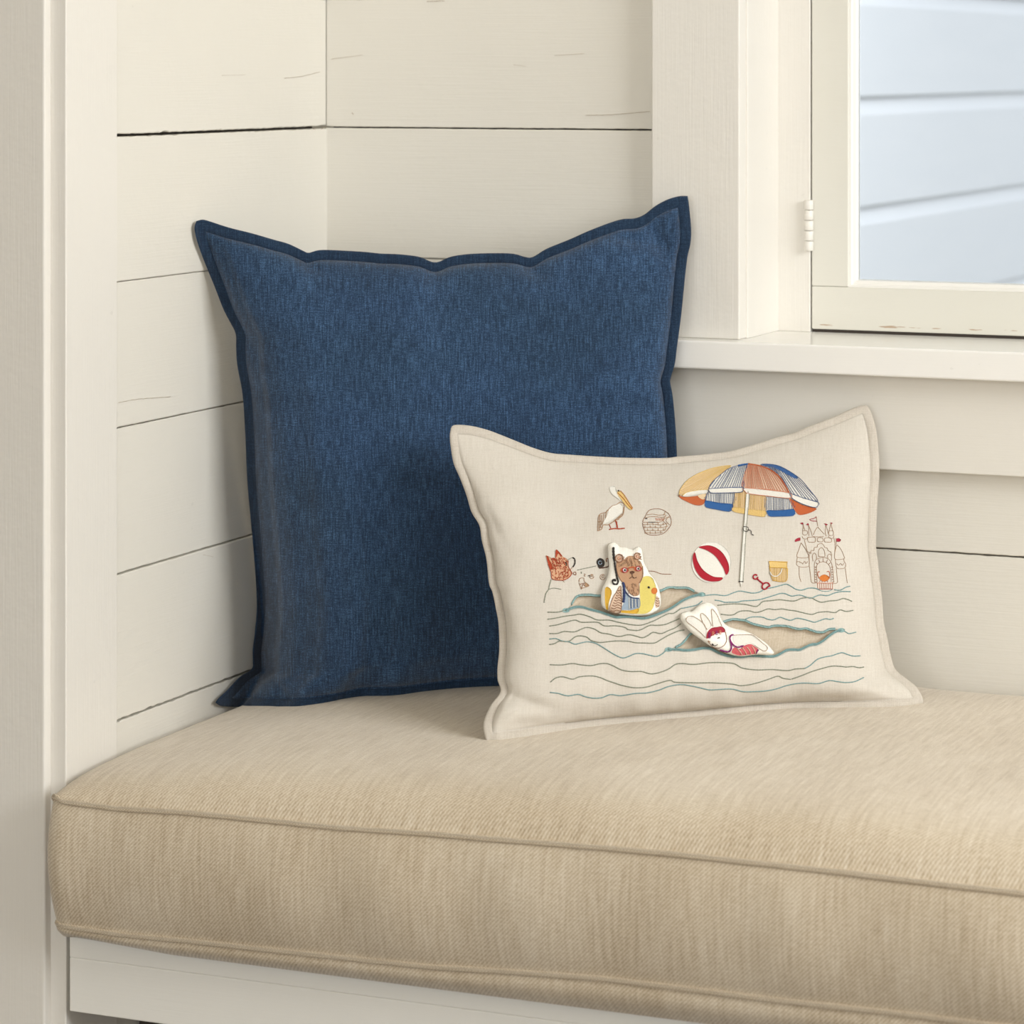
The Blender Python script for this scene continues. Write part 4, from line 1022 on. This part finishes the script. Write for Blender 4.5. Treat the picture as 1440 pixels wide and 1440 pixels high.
RAB = [(150, 335), (165, 290), (230, 268), (300, 262), (370, 200), (450, 160), (540, 165), (600, 208), (632, 262), (655, 330), (692, 400), (750, 450), (850, 488), (950, 508), (1050, 548), (1150, 608), (1250, 680), (1312, 750), (1340, 795), (1290, 822), (1150, 815), (1050, 822), (950, 836), (850, 830), (750, 800), (650, 762), (600, 735), (520, 700), (430, 640), (330, 570), (240, 490), (172, 400)]
rab, rb_ = toy('rabbit_plush', C(RO, RAB), 13, .0085, .003, dict(label='tiny white stuffed rabbit figure in a pink swimsuit, reclining in the lower pocket', category='toy'), .0045)
BR = bvh_of(rb_)
for nm, pts in zip(('raised_arm', 'ear', 'ear'), ([(470, 600), (400, 530), (300, 450), (232, 395), (235, 345), (300, 330), (380, 370), (450, 430), (480, 500)], [(490, 500), (440, 420), (408, 330), (420, 292), (470, 322), (520, 390), (545, 450)], [(562, 460), (550, 350), (545, 240), (585, 272), (622, 330), (650, 400), (675, 455)])):
    e = Emb(BR, RO); e.fill('white', pts, .0004); e.line('tanline', pts, .8, .0006); e.build(nm, rab)
e = Emb(BR, RO)
e.line('brown', [(720, 530), (738, 620), (712, 690), (650, 728), (590, 728), (550, 705), (500, 645)], .9, .0005); e.line('dark', [(622, 608), (640, 600), (650, 606)], 1.4, .0006); e.line('dark', circ(562, 688, 8, 6), 1.8, .0006, True); e.line('dark', [(575, 700), (600, 700), (622, 685)], .9, .0005); e.line('mocha', [(500, 640), (530, 655)], 1.4)
HT = [(480, 610), (490, 540), (540, 482), (620, 466), (680, 462), (716, 500), (720, 530), (650, 540), (580, 560), (520, 600)]
e.fill('hat', HT, .0006)
for k in range(9):
    a = k * .7; x, y = 520 + (k % 4) * 45, 520 + (k // 4) * 26 + (3 - k % 4) * 8
    e.line('salmon' if k % 2 else 'plum', circ(x, y, 11, 7), 1.0, .0009, True)
e.build('rabbit_face', rab, 'rabbit face with a red swimming cap')
e = Emb(BR, RO)
SP = [(800, 782), (830, 725), (900, 742), (960, 702), (1040, 682), (1100, 720), (1138, 750), (1105, 798), (1000, 815), (900, 824), (830, 805)]
e.fill('pink', SP, .0005)
for k in range(4): e.line('skin', [(870 + k * 62, 735 - k * 8), (905 + k * 62, 775 - k * 4), (930 + k * 58, 812)], 1.3, .0009)
e.line('plum', [(820, 566), (786, 578), (778, 630), (820, 695), (880, 722), (948, 704)], 2.3, .0010); e.line('plum', [(782, 640), (795, 735), (760, 776), (700, 766), (655, 752)], 2.3, .0010); e.line('plum', [(1138, 750), (1105, 800)], 2.0, .0010)
e.build('swimsuit', rab, 'pink striped swimsuit with purple straps')
e = Emb(BR, RO)
e.fill('white', [(830, 575), (950, 568), (1055, 574), (1130, 625), (1200, 682), (1248, 722), (1240, 758), (1200, 762), (1130, 722), (1090, 700), (1040, 672), (960, 694), (880, 700), (825, 650)], .0005)
e.line('tanline', [(820, 570), (950, 565), (1060, 570), (1130, 620), (1200, 680), (1250, 722), (1242, 760), (1200, 765), (1130, 725), (1090, 700)], .8, .0007)
e.build('arm', rab)

# ------------------------------------------------------------------ the rest of the room (unseen, shapes the light)
mb = MB(); mb.box((-2.5, -5.6, -.05), (4.4, .0, .0)); tag(mb.build('floor', M['floor']), kind='structure')
mb = MB(); mb.box((-2.5, -5.6, 2.6), (4.4, .15, 2.65)); tag(mb.build('ceiling', M['plain']), kind='structure')
mb = MB(); mb.box((-2.5, -5.6, 0), (-2.4, -.4, 2.6)); tag(mb.build('wall_room_left', M['plain']), kind='structure')
mb = MB()
WY0, WY1, WZ0, WZ1 = -2.05, -.45, 1.2, 2.5
mb.box((3.4, -5.6, 0), (3.5, WY0, 2.6)); mb.box((3.4, WY1, 0), (3.5, .15, 2.6)); mb.box((3.4, WY0, 0), (3.5, WY1, WZ0)); mb.box((3.4, WY0, WZ1), (3.5, WY1, 2.6))
tag(mb.build('wall_right', M['plain']), kind='structure')
mb = MB()
mb.box((-2.5, -5.6, 0), (.1, -5.5, 2.6)); mb.box((2.9, -5.6, 0), (3.5, -5.5, 2.6)); mb.box((.1, -5.6, 2.3), (2.9, -5.5, 2.6))
tag(mb.build('wall_front', M['plain']), kind='structure')
mb = MB()
for y in (WY0, (WY0 + WY1) / 2 - .02, WY1 - .04): mb.box((3.42, y, WZ0), (3.46, y + .04, WZ1))
mb.box((3.42, WY0, WZ0), (3.46, WY1, WZ0 + .04)); mb.box((3.42, WY0, WZ1 - .04), (3.46, WY1, WZ1))
tag(mb.build('window_2', M['plain']), kind='structure')

def area(name, loc, target, sx, sy, power, col):
    l = bpy.data.lights.new(name, 'AREA'); l.shape = 'RECTANGLE'; l.size = sx; l.size_y = sy; l.energy = power; l.color = col
    o = bpy.data.objects.new(name, l); COL.objects.link(o); o.location = loc
    o.rotation_euler = (Vector(target) - Vector(loc)).to_track_quat('-Z', 'Y').to_euler(); return o
area('daylight_side_window', (3.36, -1.25, 1.85), (1.0, -1.0, .9), 1.5, 1.2, 71, (.975, .99, 1.0))
area('fill_behind_camera', (1.5, -5.45, 1.65), (.8, -2, 1.1), 2.5, 1.3, 50, (1.0, .975, .935))  # added fill lamp behind the camera
area('sky_over_the_side_yard', (1.0, 1.15, CZ + 1.35), (.9, -.25, CZ - .6), 1.0, .9, 55, (.97, .985, 1.0))

w = bpy.data.worlds.new('sky'); S.world = w; w.use_nodes = True
bg = w.node_tree.nodes['Background']; bg.inputs['Color'].default_value = (.92, .955, 1.0, 1); bg.inputs['Strength'].default_value = 2.2

# ------------------------------------------------------------------ camera
cam = bpy.data.cameras.new('camera'); co = bpy.data.objects.new('camera', cam); COL.objects.link(co); S.camera = co
cam.sensor_fit = 'HORIZONTAL'; cam.sensor_width = 36; cam.lens = F / 1440 * 36
cam.shift_x = (720 - PX) / 1440; cam.shift_y = -(720 - HY) / 1440
co.location = CAM; co.rotation_euler = (math.pi / 2, 0, TH)
cam.clip_start = .05
cam.dof.use_dof = True; cam.dof.focus_distance = 2.93; cam.dof.aperture_fstop = 9.0
S.view_settings.view_transform = 'Standard'; S.view_settings.look = 'None'; S.view_settings.gamma = 1; S.view_settings.use_curve_mapping = False
S.view_settings.exposure = 0.05
S.cycles.use_denoising = True
S.cycles.max_bounces = 8; S.cycles.diffuse_bounces = 5
